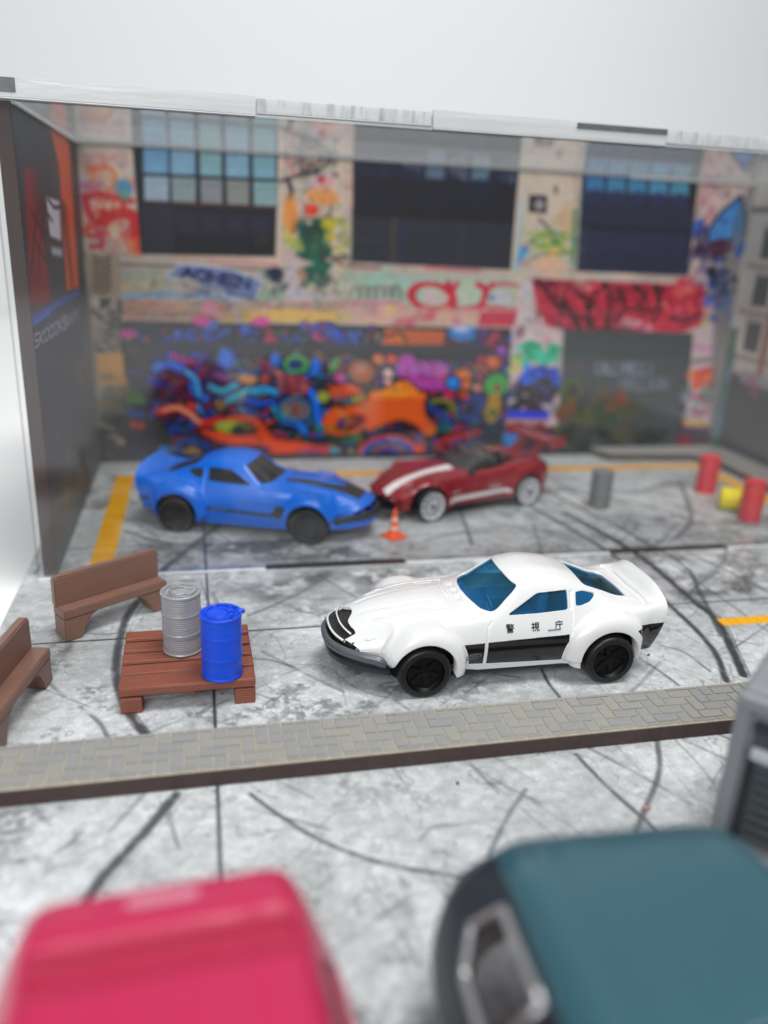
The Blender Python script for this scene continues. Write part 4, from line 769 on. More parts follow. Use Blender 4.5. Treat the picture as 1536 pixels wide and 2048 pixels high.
# raised pavement pieces inside the case
pv_m = plain('pale_pavement', (150, 146, 142), rough=.6, var=.2, nscale=5, bump=.3)
pv = empty('kerb_corner', (18, 30, 0), label='raised L-shaped grey pavement with dark sides in the back right corner', cat='kerb')
def kp(name, poly, z0, z1, mat):
    bm = bmesh.new(); a = [bm.verts.new((x-18, y-30, z1)) for x, y in poly]; b = [bm.verts.new((x-18, y-30, z0)) for x, y in poly]
    bm.faces.new(a); bm.faces.new(b[::-1]); n = len(poly)
    for i in range(n): bm.faces.new((a[i], b[i], b[(i+1) % n], a[(i+1) % n]))
    bmesh.ops.recalc_face_normals(bm, faces=bm.faces); return from_bm(name, bm, mat, pv)
outl = [(16.1, 30.75), (16.5, 29.8), (20.1, 29.55), (20.75, 28.8), (20.75, 20.8), (21.76, 20.8), (21.76, 30.75)]
kp('dark_side', outl, .004, .26, mdf_m); kp('paving_top', outl, .262, .34, pv_m)
for Y in np.arange(21.5, 30, .55): 
    o = kp('joint', [(20.78, Y), (21.74, Y), (21.74, Y+.03), (20.78, Y+.03)], .338, .343, mdf_m)
for Xv in (21.1, 21.42): kp('joint', [(Xv, 20.85), (Xv+.03, 20.85), (Xv+.03, 29.9), (Xv, 29.9)], .339, .344, mdf_m)
# ================================================================== FRONT KERB with herringbone pavers
KY0, KY1, KH = 11.38, 12.57, .34
kerb = empty('paved_kerb', (2.5, 11.97, 0), label='long raised kerb strip of grey herringbone pavers with a dark brown side', cat='kerb')
def kbox(name, b, mat, bev=0): o = box(name, (b[0]-2.5, b[1]-2.5, b[2]-11.97, b[3]-11.97, b[4], b[5]), mat, kerb, bev); return o
joint_m = plain('paver_joint', (182, 172, 155), rough=.8, var=.35, nscale=7, bump=.4)
kbox('kerb_core', (-6.5, 14, KY0, KY1, .004, KH-.035), mdf_m, .01)
kbox('joint_bed', (-6.5, 14, KY0+.004, KY1-.004, KH-.034, KH-.016), joint_m)
pav_ms = [plain('paver_%s' % n, c, rough=.75, var=.10, nscale=6, bump=.35, bscale=30) for n, c in (('grey', (141, 141, 138)), ('warm_grey', (144, 143, 137)), ('cool_grey', (138, 139, 138)))]
burn_m = plain('burnt_paver_edge', (112, 92, 74), rough=.8, var=.3, nscale=9)
PW = .24; gap = .024; tiles = []
for j in range(-1, 7):
    for n in range(-12, 24):
        tiles.append((j+4*n, j, 2, 1)); tiles.append((j+2+4*n, j-1, 1, 2))
k = 0
for (a, b, w, h) in tiles:
    x0, x1, y0, y1 = -6.5+a*PW, -6.5+(a+w)*PW, KY0-.12+b*PW, KY0-.12+(b+h)*PW
    x0 += gap/2; x1 -= gap/2; y0 += gap/2; y1 -= gap/2
    x0 = max(x0, -6.0); x1 = min(x1, 13.9); y0 = max(y0, KY0+.035); y1 = min(y1, KY1-.035)
    if x1-x0 < .05 or y1-y0 < .05: continue
    dz = rng.uniform(-.004, .004); bm = bmesh.new()
    cx_, cy_ = (x0+x1)/2, (y0+y1)/2
    bm_box(bm, x0-cx_, x1-cx_, y0-cy_, y1-cy_, 0, .022, bev=.006, segs=1)
    me = bpy.data.meshes.new('paver'); bm.to_mesh(me); bm.free(); o = link('paver', me, pav_ms[rng.randint(3)], kerb)
    o.location = (cx_-2.5, cy_-11.97, KH-.017+dz); k += 1

# ================================================================== PROPS
brown = layered('brown_printed_plastic', (124, 92, 80), rough=.42, step=.040, strength=.3)
rbrown = layered('red_brown_printed_plastic', (130, 72, 54), rough=.5, step=.05, strength=.45, var=.12)
def bench(loc, rz, label):
    """local x along the seat, +y towards the back; origin on the ground below the middle of the seat front"""
    t = empty('bench', loc, rz, label, 'bench', 'brown toy benches')
    L2, D_, SH, BT = 1.27, .52, .74, 1.42
    # seat with arched legs under it: profile in x-z extruded in y
    def prism(name, prof, y0, y1, bev):
        bm = bmesh.new(); f = [bm.verts.new((x, y0, z)) for x, z in prof]; g = [bm.verts.new((x, y1, z)) for x, z in prof]
        bm.faces.new(f); bm.faces.new(g[::-1]); n = len(prof)
        for i in range(n): bm.faces.new((f[(i+1) % n], f[i], g[i], g[(i+1) % n]))
        bmesh.ops.recalc_face_normals(bm, faces=bm.faces)
        if bev:
            es = [e for e in bm.edges if not e.is_boundary and e.calc_face_angle(0) > .6]
            bmesh.ops.bevel(bm, geom=es, offset=bev, segments=2, affect='EDGES')
        return from_bm(name, bm, brown, t)
    prism('seat', [(-L2, SH-.2), (L2, SH-.2), (L2, SH), (-L2, SH)], 0, D_, .025)
    prism('backrest', [(-L2, SH-.012), (L2, SH-.012), (L2, BT-.06), (L2-.06, BT), (-L2+.06, BT), (-L2, BT-.06)], D_-.17, D_+.03, .03)
    for s in (-1, 1):
        arc = [(L2-.002, SH-.19), (L2-.002, .02), (L2-.05, .0), (L2-.34, .0), (L2-.40, .05)]
        for a in np.linspace(0, 1, 8): arc.append((L2-.42-.42*a**1.2-.0, .1+.44*math.sin(a*PI/2)))
        arc.append((L2-.9, SH-.19))
        prism('leg', [(s*x, z) for x, z in arc], .012, D_-.012, .02)
    return t
b1 = bench((-2.02, 17.42, 0), math.radians(34), 'brown plastic bench on the asphalt behind the pallet, its whole length in view')
b2 = bench((-3.36, 13.95, 0), math.radians(78.6), 'brown plastic bench cut off by the left edge, angled beside the pallet')

pal = empty('pallet', (-.46, 14.91, 0), 0, 'small red-brown slatted pallet standing on the asphalt beside the kerb', 'pallet')
pal.rotation_euler.z = math.radians(1.0)
for i in range(5):
    w = .45 if i == 0 else .335; y = -1.17+[.0, .53, .99, 1.45, 1.93][i]
    o = box('slat', (-1.27, 1.27, y, y+w+.03, .37, .55), rbrown, pal, .03)
    o.rotation_euler.z = rng.normal(0, .004)
for x in (-1.08, 0.0, 1.08): box('runner', (x-.11, x+.11, -1.1, 1.13, .28, .372), rbrown, pal, .01)
for x in (-1.06, 1.06):
    for y in (-.97, .03, .98): box('block', (x-.2, x+.2, y-.19, y+.17, 0, .335), rbrown, pal, .03)

def drum(loc, mat, label, r=.385, h=1.32, rot=None, ringy=True, messy=0):
    t = empty('barrel', loc, 0, label, 'barrel', 'toy oil barrels', rot=rot)
    P = [(r*.96, 0), (r*1.03, .015), (r*1.04, .05), (r*.985, .075)]
    for z in np.linspace(.1, h/3-.04, 5): P.append((r, z))
    P += [(r*1.045, h/3), (r, h/3+.04)]
    for z in np.linspace(h/3+.06, 2*h/3-.06, 5): P.append((r, z))
    P += [(r, 2*h/3-.04), (r*1.045, 2*h/3), (r, 2*h/3+.04)]
    for z in np.linspace(2*h/3+.06, h-.1, 5): P.append((r, z))
    P += [(r*.99, h-.075), (r*1.04, h-.05), (r*1.04, h-.01), (r*1.0, h), (r*.93, h), (r*.91, h-.035)]
    b = lathe('barrel_body', P, mat, t, n=56, sharp=80)
    lid = lathe('lid', [(r*.915, h-.04), (r*.80, h-.028), (r*.78, h-.018), (r*.42, h-.022), (r*.40, h-.012), (0, h-.014)], mat, t, n=48, cap=False)
    lathe('bung', [(r*.16, h-.02), (r*.16, h+.005), (0, h+.008)], mat, t, n=16, loc=(r*.45, r*.2, 0))
    # stray threads of melted plastic on top
    for k in range(messy):
        a0 = rng.uniform(0, 6.28); rr = rng.uniform(.3, .9)*r
        pts = [(rr*math.cos(a0+q*.35), rr*math.sin(a0+q*.35), h+rng.uniform(-.01, .018)) for q in range(6)]
        tube('thread', pts, .011, mat, t, 6)
    return t
silver = layered('silver_printed_plastic', (160, 162, 166), rough=.3, step=.042, strength=.32, metal=.2)
bluep = layered('blue_printed_plastic', (6, 74, 214), rough=.4, step=.05, strength=.16, var=.05)
greyp = layered('grey_printed_plastic', (112, 115, 118), rough=.4, step=.05, strength=.5)
redp = layered('red_printed_plastic', (216, 36, 52), rough=.4, step=.05, strength=.4, var=.05)
yelp = layered('yellow_printed_plastic', (232, 214, 10), rough=.4, step=.05, strength=.4, var=.05)
o = drum((-.56, 15.12, .552), silver, 'silver grey barrel standing at the back of the brown pallet', messy=9)
o = drum((.20, 14.05, .552), bluep, 'bright blue barrel standing at the front edge of the brown pallet', messy=10)
# ragged rim of the blue barrel: a torn flap of plastic
bm = bmesh.new(); bmesh.ops.create_icosphere(bm, subdivisions=2, radius=.07)
for v in bm.verts: v.co = Vector((v.co.x*1.5+.36, v.co.y*1.2+.06, v.co.z*.8+1.29))*1.0+Vector((rng.normal(0, .01), rng.normal(0, .01), rng.normal(0, .01)))
from_bm('torn_flap', bm, bluep, o, True)
drum((13.33, 24.3, 0.004), greyp, 'dark grey barrel standing alone on the asphalt inside the case', r=.365, h=1.28)
drum((18.25, 25.5, 0.004), redp, 'red barrel standing farther back beside the raised pavement', r=.365, h=1.36)
drum((17.98, 22.5, 0.004), redp, 'red barrel standing in front of the tipped yellow barrel', r=.36, h=1.36)
y = drum((17.6, 23.7, .40), yelp, 'yellow barrel lying on its side between the two red barrels', r=.385, h=1.05, rot=(math.radians(90), 0, math.radians(62)))
# cone
org = plain('orange_plastic', (250, 92, 20), rough=.35, var=.04); whi = plain('white_band', (236, 190, 176), rough=.4, var=.05)
cone = empty('traffic_cone', (5.52, 22.18, .004), math.radians(24), 'small orange traffic cone with two pale bands in front of the red roadster', 'traffic cone')
box('cone_base', (-.36, .36, -.36, .36, 0, .09), org, cone, .04)
lathe('cone_body', [(.25, .085), (.235, .13), (.215, .2), (.172, .4), (.135, .58), (.085, .82), (.06, .98), (.03, 1.0), (0, 1.0)], org, cone, n=40, cap=False)
for z0, z1 in ((.28, .42), (.58, .72)):
    f = lambda z: .252-.195*z/1.0
    lathe('pale_band', [(f(z0)+.008, z0), (f(z1)+.008, z1)], whi, cone, n=40, cap=False)
cone.scale = (.84, .84, .9)
# crumbs on the ground
cr_m = plain('dark_crumb', (40, 36, 34), rough=.8); ct_m = plain('tan_crumb', (176, 136, 110), rough=.8)
def crumb(x, y, s, m, label, z=0.002, e=(1, 1, .5), rz=0):
    bm = bmesh.new(); bmesh.ops.create_icosphere(bm, subdivisions=2, radius=s)
    for v in bm.verts: v.co = Vector((v.co.x*e[0], v.co.y*e[1], (v.co.z+s*.8)*e[2]))*(1+rng.normal(0, .13))
    o = from_bm('crumb', bm, m, None, True); o.location = (x, y, z); o.rotation_euler.z = rz
    tag(o, label, 'crumb'); return o
p = hitz(1292, 1618); crumb(p[0], p[1], .045, ct_m, 'tan wood crumb on the asphalt behind the teal car', e=(2.0, .8, .6))
p = hitz(915, 1568); crumb(p[0], p[1], .028, cr_m, 'single black crumb on the asphalt just in front of the kerb', e=(1, 1.2, .6))
p = hitz(1297, 1311); crumb(p[0], p[1], .03, cr_m, 'dark crumb on the asphalt behind the white car', e=(1.5, .8, .6), rz=.5)
p = hitz(738, 1195)
# ================================================================== LOFTED CAR BODIES
def pchip(xs, ys, x):
    xs = np.asarray(xs, float); ys = np.asarray(ys, float); h = np.diff(xs); d = np.diff(ys)/h; m = np.zeros(len(xs))
    for i in range(1, len(xs)-1):
        if d[i-1]*d[i] > 0:
            w1, w2 = 2*h[i]+h[i-1], h[i]+2*h[i-1]; m[i] = (w1+w2)/(w1/d[i-1]+w2/d[i])
    m[0], m[-1] = d[0], d[-1]
    i = np.clip(np.searchsorted(xs, x)-1, 0, len(h)-1); t = (x-xs[i])/h[i]; H = h[i]
    return (1+2*t)*(1-t)**2*ys[i]+t*(1-t)**2*H*m[i]+t*t*(3-2*t)*ys[i+1]+t*t*(t-1)*H*m[i+1]
def sstep(a, b, x):
    t = np.clip((x-a)/(b-a), 0, 1); return t*t*(3-2*t)
def catmull_s(C, s):
    """C: (n, K) values at s=0..K-1, even mirror at 0; returns (n, len(s))"""
    n, K = C.shape; i = np.clip(np.floor(s).astype(int), 0, K-2); t = s-i
    g = lambda k: C[:, np.clip(k, 0, K-1)]
    a = np.where(i-1 < 0, 1, i-1)
    p0, p1, p2, p3 = g(a), g(i), g(i+1), g(i+2)
    return p0, p1, p2, p3, t
def loft(rows, us, ss):
    """rows: list of (u, zc, (y,z)*6). Returns X, Y, Z grids (len(us), len(ss)) for s>=0"""
    U = [r[0] for r in rows]
    Yc = np.zeros((len(us), 7)); Zc = np.zeros((len(us), 7))
    Zc[:, 0] = pchip(U, [r[1] for r in rows], us)
    for k in range(6):
        Yc[:, k+1] = pchip(U, [r[2+k][0] for r in rows], us); Zc[:, k+1] = pchip(U, [r[2+k][1] for r in rows], us)
    out = []
    for C, odd in ((Yc, True), (Zc, False)):
        K = 7; i = np.clip(np.floor(ss).astype(int), 0, K-2); t = ss-i
        p1, p2 = C[:, i], C[:, i+1]
        p3 = np.where(i+2 > K-1, 2*C[:, K-1:K]-C[:, K-2:K-1], C[:, np.clip(i+2, 0, K-1)])
        m = np.where(i-1 < 0, 1, i-1); p0 = C[:, m]; p0 = np.where(i-1 < 0, -p0 if odd else p0, p0)
        out.append(.5*((2*p1)+(-p0+p2)*t+(2*p0-5*p1+4*p2-p3)*t*t+(-p0+3*p1-3*p2+p3)*t**3))
    return np.repeat(us[:, None], len(ss), 1), out[0], out[1]
class Surf:
    """triangle soup with per-vertex attributes (columns of A)"""
    def __init__(s, V, A, F): s.V, s.A, s.F = V, A, F
    def compact(s):
        u, inv = np.unique(s.F, return_inverse=True); return Surf(s.V[u], s.A[u], inv.reshape(s.F.shape))
    def split(s, sd):
        """-> (inside sd<0, outside)"""
        sd = np.where(np.abs(sd) < 1e-5, 1e-5, sd); F = s.F; q = sd[F] < 0; c = q.sum(1)
        ins = [F[c == 3]]; out = [F[c == 0]]
        mix = F[(c > 0) & (c < 3)]; qm = q[(c > 0) & (c < 3)]
        one = qm.sum(1) == 1; odd = np.where(one[:, None], qm, ~qm).argmax(1)
        idx = (odd[:, None]+np.arange(3)) % 3; T = np.take_along_axis(mix, idx, 1)      # T[:,0] is the odd one
        E = np.concatenate([T[:, [0, 1]], T[:, [0, 2]]]); Es = np.sort(E, 1)
        ue, inv = np.unique(Es, axis=0, return_inverse=True); inv = inv.ravel()
        t = (sd[ue[:, 0]]/(sd[ue[:, 0]]-sd[ue[:, 1]]))[:, None]
        nV = s.V[ue[:, 0]]*(1-t)+s.V[ue[:, 1]]*t; nA = s.A[ue[:, 0]]*(1-t)+s.A[ue[:, 1]]*t
        base = len(s.V); m = len(T); a = base+inv[:m]; b = base+inv[m:]
        tri = np.stack([T[:, 0], a, b], 1); q1 = np.stack([a, T[:, 1], T[:, 2]], 1); q2 = np.stack([a, T[:, 2], b], 1); quad = np.concatenate([q1, q2]); on = np.concatenate([one, one])
        V = np.concatenate([s.V, nV]); A = np.concatenate([s.A, nA])
        I = np.concatenate(ins+[tri[one], quad[~on]]); O = np.concatenate(out+[tri[~one], quad[on]])
        return Surf(V, A, I).compact(), Surf(V, A, O).compact()
    def boundary(s):
        E = np.concatenate([s.F[:, [0, 1]], s.F[:, [1, 2]], s.F[:, [2, 0]]]); Es = np.sort(E, 1)
        _, idx, cnt = np.unique(Es, axis=0, return_index=True, return_counts=True)
        return E[idx[cnt == 1]]
    def lip(s, fn):
        """fn(V, A) -> (offset vectors, mask) : extrude boundary edges; appended in place"""
        E = s.boundary(); off, mask = fn(s.V, s.A); E = E[mask[E[:, 0]] & mask[E[:, 1]]]
        u = np.unique(E); m = {v: i for i, v in enumerate(u)}; base = len(s.V)
        nv = s.V[u]+off[u]; V = np.concatenate([s.V, nv]); A = np.concatenate([s.A, s.A[u]])
        a = E[:, 0]; b = E[:, 1]; a2 = np.array([base+m[v] for v in a], int); b2 = np.array([base+m[v] for v in b], int)
        if len(E):
            F = np.concatenate([s.F, np.stack([b, a, a2], 1), np.stack([b, a2, b2], 1)])
            return Surf(V, A, F)
        return s
    def build(s, name, mat, parent, smooth=True):
        o = from_np(name, s.V, s.F, mat, parent, smooth); return o
def poly_sd(px, py, poly, rnd=0.):
    P = np.array(poly, float); d = np.full(px.shape, 1e9); ins = np.zeros(px.shape, bool)
    for i in range(len(P)):
        a, b = P[i], P[(i+1) % len(P)]; e = b-a
        t = np.clip(((px-a[0])*e[0]+(py-a[1])*e[1])/(e@e), 0, 1); d = np.minimum(d, np.hypot(px-a[0]-t*e[0], py-a[1]-t*e[1]))
        if a[1] != b[1]: ins ^= ((a[1] > py) != (b[1] > py)) & (px < (b[0]-a[0])*(py-a[1])/(b[1]-a[1])+a[0])
    return np.where(ins, -d, d)-rnd
def line_d(px, py, pts):
    d = np.full(px.shape, 1e9)
    for i in range(len(pts)-1):
        a, b = np.array(pts[i], float), np.array(pts[i+1], float); e = b-a
        t = np.clip(((px-a[0])*e[0]+(py-a[1])*e[1])/(e@e), 0, 1); d = np.minimum(d, np.hypot(px-a[0]-t*e[0], py-a[1]-t*e[1]))
    return d
def grid_surface(rows, nu, ns, sdist, deform, caps=True, ends=None):
    """full closed-ish skin: columns s from -6..6. attributes: u, s, x, y, z(before groove)"""
    us = np.linspace(rows[0][0], rows[-1][0], nu)
    ss = np.interp(np.linspace(0, 1, ns), np.linspace(0, 1, len(sdist)), sdist)
    X, Y, Z = loft(rows, us, ss)
    U = X.copy(); S = np.repeat(ss[None], nu, 0)
    X, Y, Z = deform(X, Y, Z, U, S)
    # mirrored: -s .. s
    X = np.concatenate([X[:, :0:-1], X], 1); Y = np.concatenate([-Y[:, :0:-1], Y], 1); Z = np.concatenate([Z[:, :0:-1], Z], 1)
    U = np.concatenate([U[:, :0:-1], U], 1); S = np.concatenate([-S[:, :0:-1], S], 1)
    n, m = X.shape; idx = np.arange(n*m).reshape(n, m)
    V = np.stack([X, Y, Z], -1).reshape(-1, 3); A = np.stack([U, S], -1).reshape(-1, 2)
    a, b, c, d = idx[:-1, :-1].ravel(), idx[1:, :-1].ravel(), idx[1:, 1:].ravel(), idx[:-1, 1:].ravel()
    F = np.concatenate([np.stack([a, b, c], 1), np.stack([a, c, d], 1)])
    if caps:
        for e, (cxo, R_) in (((0, ends[0])), ((n-1, ends[1]))):
            ring = idx[e]; cen = V[ring].mean(0); prev = ring; steps = 6
            for k in range(1, steps+1):
                t = k/steps; pts = V[ring]*(1-t)+cen*t; pts[:, 0] = V[ring][:, 0]*(1-t)+cen[0]*t+cxo*math.sin(t*PI/2)
                base = len(V); V = np.concatenate([V, pts]); A = np.concatenate([A, np.stack([np.full(m, U[e, 0]), S[e]*(1-t)+3*np.sign(S[e]+1e-9)*t], 1)]); cur = base+np.arange(m)
                q = [prev[:-1], cur[:-1], cur[1:], prev[1:]]
                if e: q = q[::-1]
                f = np.concatenate([np.stack([q[0], q[1], q[2]], 1), np.stack([q[0], q[2], q[3]], 1)]); F = np.concatenate([F, f]); prev = cur
    # outward orientation check: top face must point up
    t0 = F[0+ (m-1)*(n//2)+m//2]; nrm = np.cross(V[t0[1]]-V[t0[0]], V[t0[2]]-V[t0[0]])
    if nrm[2] < 0: F = F[:, ::-1]
    return Surf(V, A, F)
def vnorm(S):
    n = np.zeros_like(S.V); f = np.cross(S.V[S.F[:, 1]]-S.V[S.F[:, 0]], S.V[S.F[:, 2]]-S.V[S.F[:, 0]])
    for k in range(3): np.add.at(n, S.F[:, k], f)
    return n/np.maximum(np.linalg.norm(n, axis=1, keepdims=True), 1e-9)

# ------------------------------------------------------------------ shared wheel
tyre_m = plain('black_tyre', (24, 24, 26), rough=.42, var=.1, spec=.45); rimb_m = plain('gloss_black_rim', (7, 7, 8), rough=.42, var=.05, spec=.25)
tyre2_m = plain('worn_black_tyre', (34, 34, 36), rough=.6, var=.1); rimw_m = plain('white_rim', (206, 207, 210), rough=.35, var=.03); hub_m = plain('dark_hub', (20, 20, 22), rough=.5)
def wheel(parent, x, y, r, w, side, tm, rm, spokes=5, rr=.66, white=False):
    """side +1: outer face towards +y"""
    g = bpy.data.objects.new('wheel', None); COL.objects.link(g); g.parent = parent; g.location = (x, y, r); g.empty_display_size = .1
    s = side; P = [(r*rr, -w*.5), (r*.90, -w*.5), (r*.985, -w*.42), (r, -w*.25), (r, w*.25), (r*.985, w*.40), (r*.93, w*.485), (r*.86, w*.5), (r*.80, w*.47), (r*.74, w*.49), (r*rr, w*.44)]
    lathe('tyre', [(a, b*s) for a, b in P], tm, g, n=56, axis='y', cap=False, sharp=60)
    if white:
        Q = [(r*rr, w*.44), (r*rr*1.06, w*.52), (r*rr*.93, w*.53), (r*rr*.88, w*.40), (r*rr*.86, w*.1), (0, w*.05)]
    else:
        Q = [(r*rr, w*.44), (r*rr*1.02, w*.47), (r*rr*.95, w*.46), (r*rr*.90, w*.30), (r*rr*.82, w*.18), (r*.2, w*.12), (r*.18, w*.24), (r*.12, w*.27), (0, w*.27)]
    lathe('rim', [(a, b*s) for a, b in Q], rm if not white else rm, g, n=48, axis='y', cap=False, sharp=35)
    if white:
        lathe('hub', [(r*rr*.84, w*.12*s), (r*rr*.84, w*.30*s), (0, w*.30*s)], hub_m, g, n=32, axis='y', cap=False)
    for k in range(spokes):
        a = 2*PI*k/spokes+.3; bm = bmesh.new()
        ri, ro = r*.14, r*rr*.93; wi, wo = (r*.055, r*.06) if white else (r*.12, r*.07)
        y0, y1 = (w*.28, w*.47) if white else (w*.14, w*.22)
        pts = [(ri, -wi), (ro, -wo), (ro, wo), (ri, wi)]
        lo = [bm.verts.new((px*math.cos(a)-pz*math.sin(a), y0*s, px*math.sin(a)+pz*math.cos(a))) for px, pz in pts]
        hi = [bm.verts.new((px*math.cos(a)-pz*math.sin(a), y1*s, px*math.sin(a)+pz*math.cos(a))) for px, pz in pts]
        bm.faces.new(hi)
        for i in range(4): bm.faces.new((lo[i], lo[(i+1) % 4], hi[(i+1) % 4], hi[i]))
        bmesh.ops.recalc_face_normals(bm, faces=bm.faces)
        from_bm('spoke', bm, rm, g)
    if white:
        lathe('hub_cap', [(r*.20, w*.3*s), (r*.20, w*.48*s), (r*.17, w*.5*s)], rm, g, n=24, axis='y', cap=False); lathe('hub_bore', [(r*.165, w*.49*s), (0, w*.48*s)], hub_m, g, n=20, axis='y', cap=False)
    return g

# ------------------------------------------------------------------ fastback coupe with flared arches and ducktail
ZR = [  # u, centre z, then (y,z): mid-top, rail, shoulder, widest, lower, sill
 (-3.30, 1.89, (.55, 1.87), (.93, 1.74), (1.14, 1.56), (1.20, 1.22), (1.16, .85), (1.08, .55)),
 (-3.20, 1.80, (.55, 1.79), (.92, 1.69), (1.15, 1.55), (1.21, 1.22), (1.17, .84), (1.1, .54)),
 (-3.02, 1.63, (.52, 1.62), (.90, 1.59), (1.15, 1.55), (1.21, 1.2), (1.18, .8), (1.10, .53)),
 (-2.82, 1.565, (.50, 1.565), (.87, 1.57), (1.17, 1.52), (1.24, 1.16), (1.2, .76), (1.12, .5)),
 (-2.4, 1.69, (.48, 1.67), (.81, 1.61), (1.16, 1.49), (1.27, 1.1), (1.22, .72), (1.16, .46)),
 (-2.0, 1.87, (.46, 1.84), (.79, 1.74), (1.13, 1.49), (1.28, 1.08), (1.24, .7), (1.18, .45)),
 (-1.5, 2.07, (.46, 2.04), (.81, 1.90), (1.09, 1.50), (1.28, 1.06), (1.25, .7), (1.19, .40)),
 (-1.25, 2.15, (.46, 2.12), (.82, 1.97), (1.10, 1.50), (1.28, 1.05), (1.25, .7), (1.20, .38)),
 (-1.0, 2.21, (.46, 2.18), (.83, 2.02), (1.11, 1.50), (1.28, 1.05), (1.26, .66), (1.20, .40)),
 (-.5, 2.26, (.46, 2.225), (.84, 2.06), (1.13, 1.49), (1.28, 1.05), (1.26, .66), (1.20, .40)),
 (-.1, 2.22, (.46, 2.18), (.855, 2.01), (1.14, 1.48), (1.28, 1.05), (1.26, .66), (1.20, .40)),
 (.2, 2.09, (.48, 2.02), (.915, 1.82), (1.15, 1.465), (1.28, 1.05), (1.26, .66), (1.20, .40)),
 (.5, 1.89, (.51, 1.80), (.985, 1.60), (1.155, 1.45), (1.28, 1.05), (1.26, .66), (1.20, .40)),
 (.78, 1.715, (.54, 1.65), (1.01, 1.515), (1.16, 1.44), (1.28, 1.05), (1.26, .66), (1.20, .40)),
 (1.05, 1.645, (.54, 1.60), (.99, 1.49), (1.17, 1.425), (1.28, 1.05), (1.26, .66), (1.20, .43)),
 (1.6, 1.61, (.5, 1.575), (.92, 1.485), (1.15, 1.41), (1.27, 1.03), (1.24, .7), (1.19, .43)),
 (2.2, 1.55, (.5, 1.51), (.88, 1.44), (1.11, 1.37), (1.24, 1.0), (1.22, .7), (1.17, .45)),
 (2.8, 1.45, (.5, 1.405), (.84, 1.32), (1.06, 1.23), (1.16, .95), (1.14, .72), (1.08, .5)),
 (3.2, 1.345, (.5, 1.30), (.80, 1.20), (1.01, 1.10), (1.10, .92), (1.08, .76), (1.0, .60)),
 (3.5, 1.235, (.48, 1.19), (.75, 1.10), (.95, 1.01), (1.03, .90), (1.01, .77), (.94, .64)),
 (3.72, 1.12, (.44, 1.09), (.68, 1.02), (.86, .96), (.93, .88), (.91, .79), (.86, .68)),
]
WB = 2.0; WZ = .54
def z_deform(X, Y, Z, U, S):
    wn = sstep(1.9, 3.72, U); X = X-.86*wn*(np.abs(Y)/1.15)**2.6                       # nose curved in plan
    for xw, top, wide in ((WB, 0, 1.50), (-WB, 0, 1.48)):
        r = np.hypot(X-xw, Z-WZ); an = np.arctan2(Z-WZ, (xw-X) if xw < 0 else (xw-X))   # 0 = towards the tail
        ro = (.975 if xw > 0 else 1.03)-(.19 if xw < 0 else .0)*sstep(1.0, .2, an)-.10*sstep(2.0, 2.9, an)*(xw > 0)-.07*sstep(1.0, .1, an)*(xw > 0)-.05*sstep(2.2, 3.0, an)*(xw < 0)
        tt_ = np.clip((ro-r)/.34, 0, 1); f = np.sqrt(np.clip(1-(1-tt_)**2, 0, 1))*sstep(.95, 1.10, Y)*sstep(1.60, 1.46, Z)
        Y = np.where(Y < wide, Y+(wide-Y)*f, Y)
        g = np.exp(-((X-xw)/.62)**2)*sstep(.88, 1.05, Y)*sstep(1.75, 1.35, Z)*sstep(1.1, 1.3, Z)
        Z = Z+.0*g
    Z = Z+.035*sstep(.50, .38, np.abs(Y))*sstep(1.1, 1.7, X)*sstep(3.4, 2.7, X)*(S < 2)   # hood bulge
    wt = sstep(-2.5, -3.3, U); X = X+wt*(.24*np.clip(1.45-Z, 0, 1.2)-.03*(np.abs(Y)/1.1)**3)   # tail slants in below the lip
    # headlight bowls
    q = S < 4.2; d = ((X-3.02)/.34)**2+((Y-.90)/.17)**2; Z = Z-.02*np.exp(-d**2)*q
    d2 = np.hypot((X-2.84)/.30, (Y-.90)/.26); Z = Z+.03*np.exp(-((d2-1)/.25)**2)*q*sstep(3.0, 2.8, X)
    return X, Y, Z
def rounded(P, r=.18):
    out = []; P = [np.array(p, float) for p in P]; n = len(P)
    for i in range(n):
        a, b, c = P[i-1], P[i], P[(i+1) % n]; p, q = b+(a-b)*r, b+(c-b)*r
        for t in np.linspace(0, 1, 5): out.append(tuple((1-t)**2*p+2*t*(1-t)*b+t*t*q))
    return out
_h = [(0, .13*2), (.7, .11*2), (1.3, .06*2), (1.80, -.03*2), (1.95, .44*2), (1.90, .55*2), (1.45, .73*2), (.95, .82*2), (.5, .875*2), (0, .90*2)]
WSP = rounded(_h+[(-a, b) for a, b in _h[-2:0:-1]], .3)
_h = [(0, -1.47*2), (.9, -1.49*2), (1.64, -1.56*2), (1.62, -2.1*2), (1.5, -2.5*2), (1.2, -2.66*2), (0, -2.70*2)]
RWP = rounded(_h+[(-a, b) for a, b in _h[-2:0:-1]], .25)
SWP = rounded([(.24, 1.56), (-.42, 1.93), (-1.11, 1.945), (-1.10, 1.585), (-.4, 1.56)], .10); QWP = rounded([(-1.28, 1.64), (-1.30, 1.885), (-1.50, 1.885), (-1.80, 1.80), (-1.62, 1.69), (-1.42, 1.64)], .2)
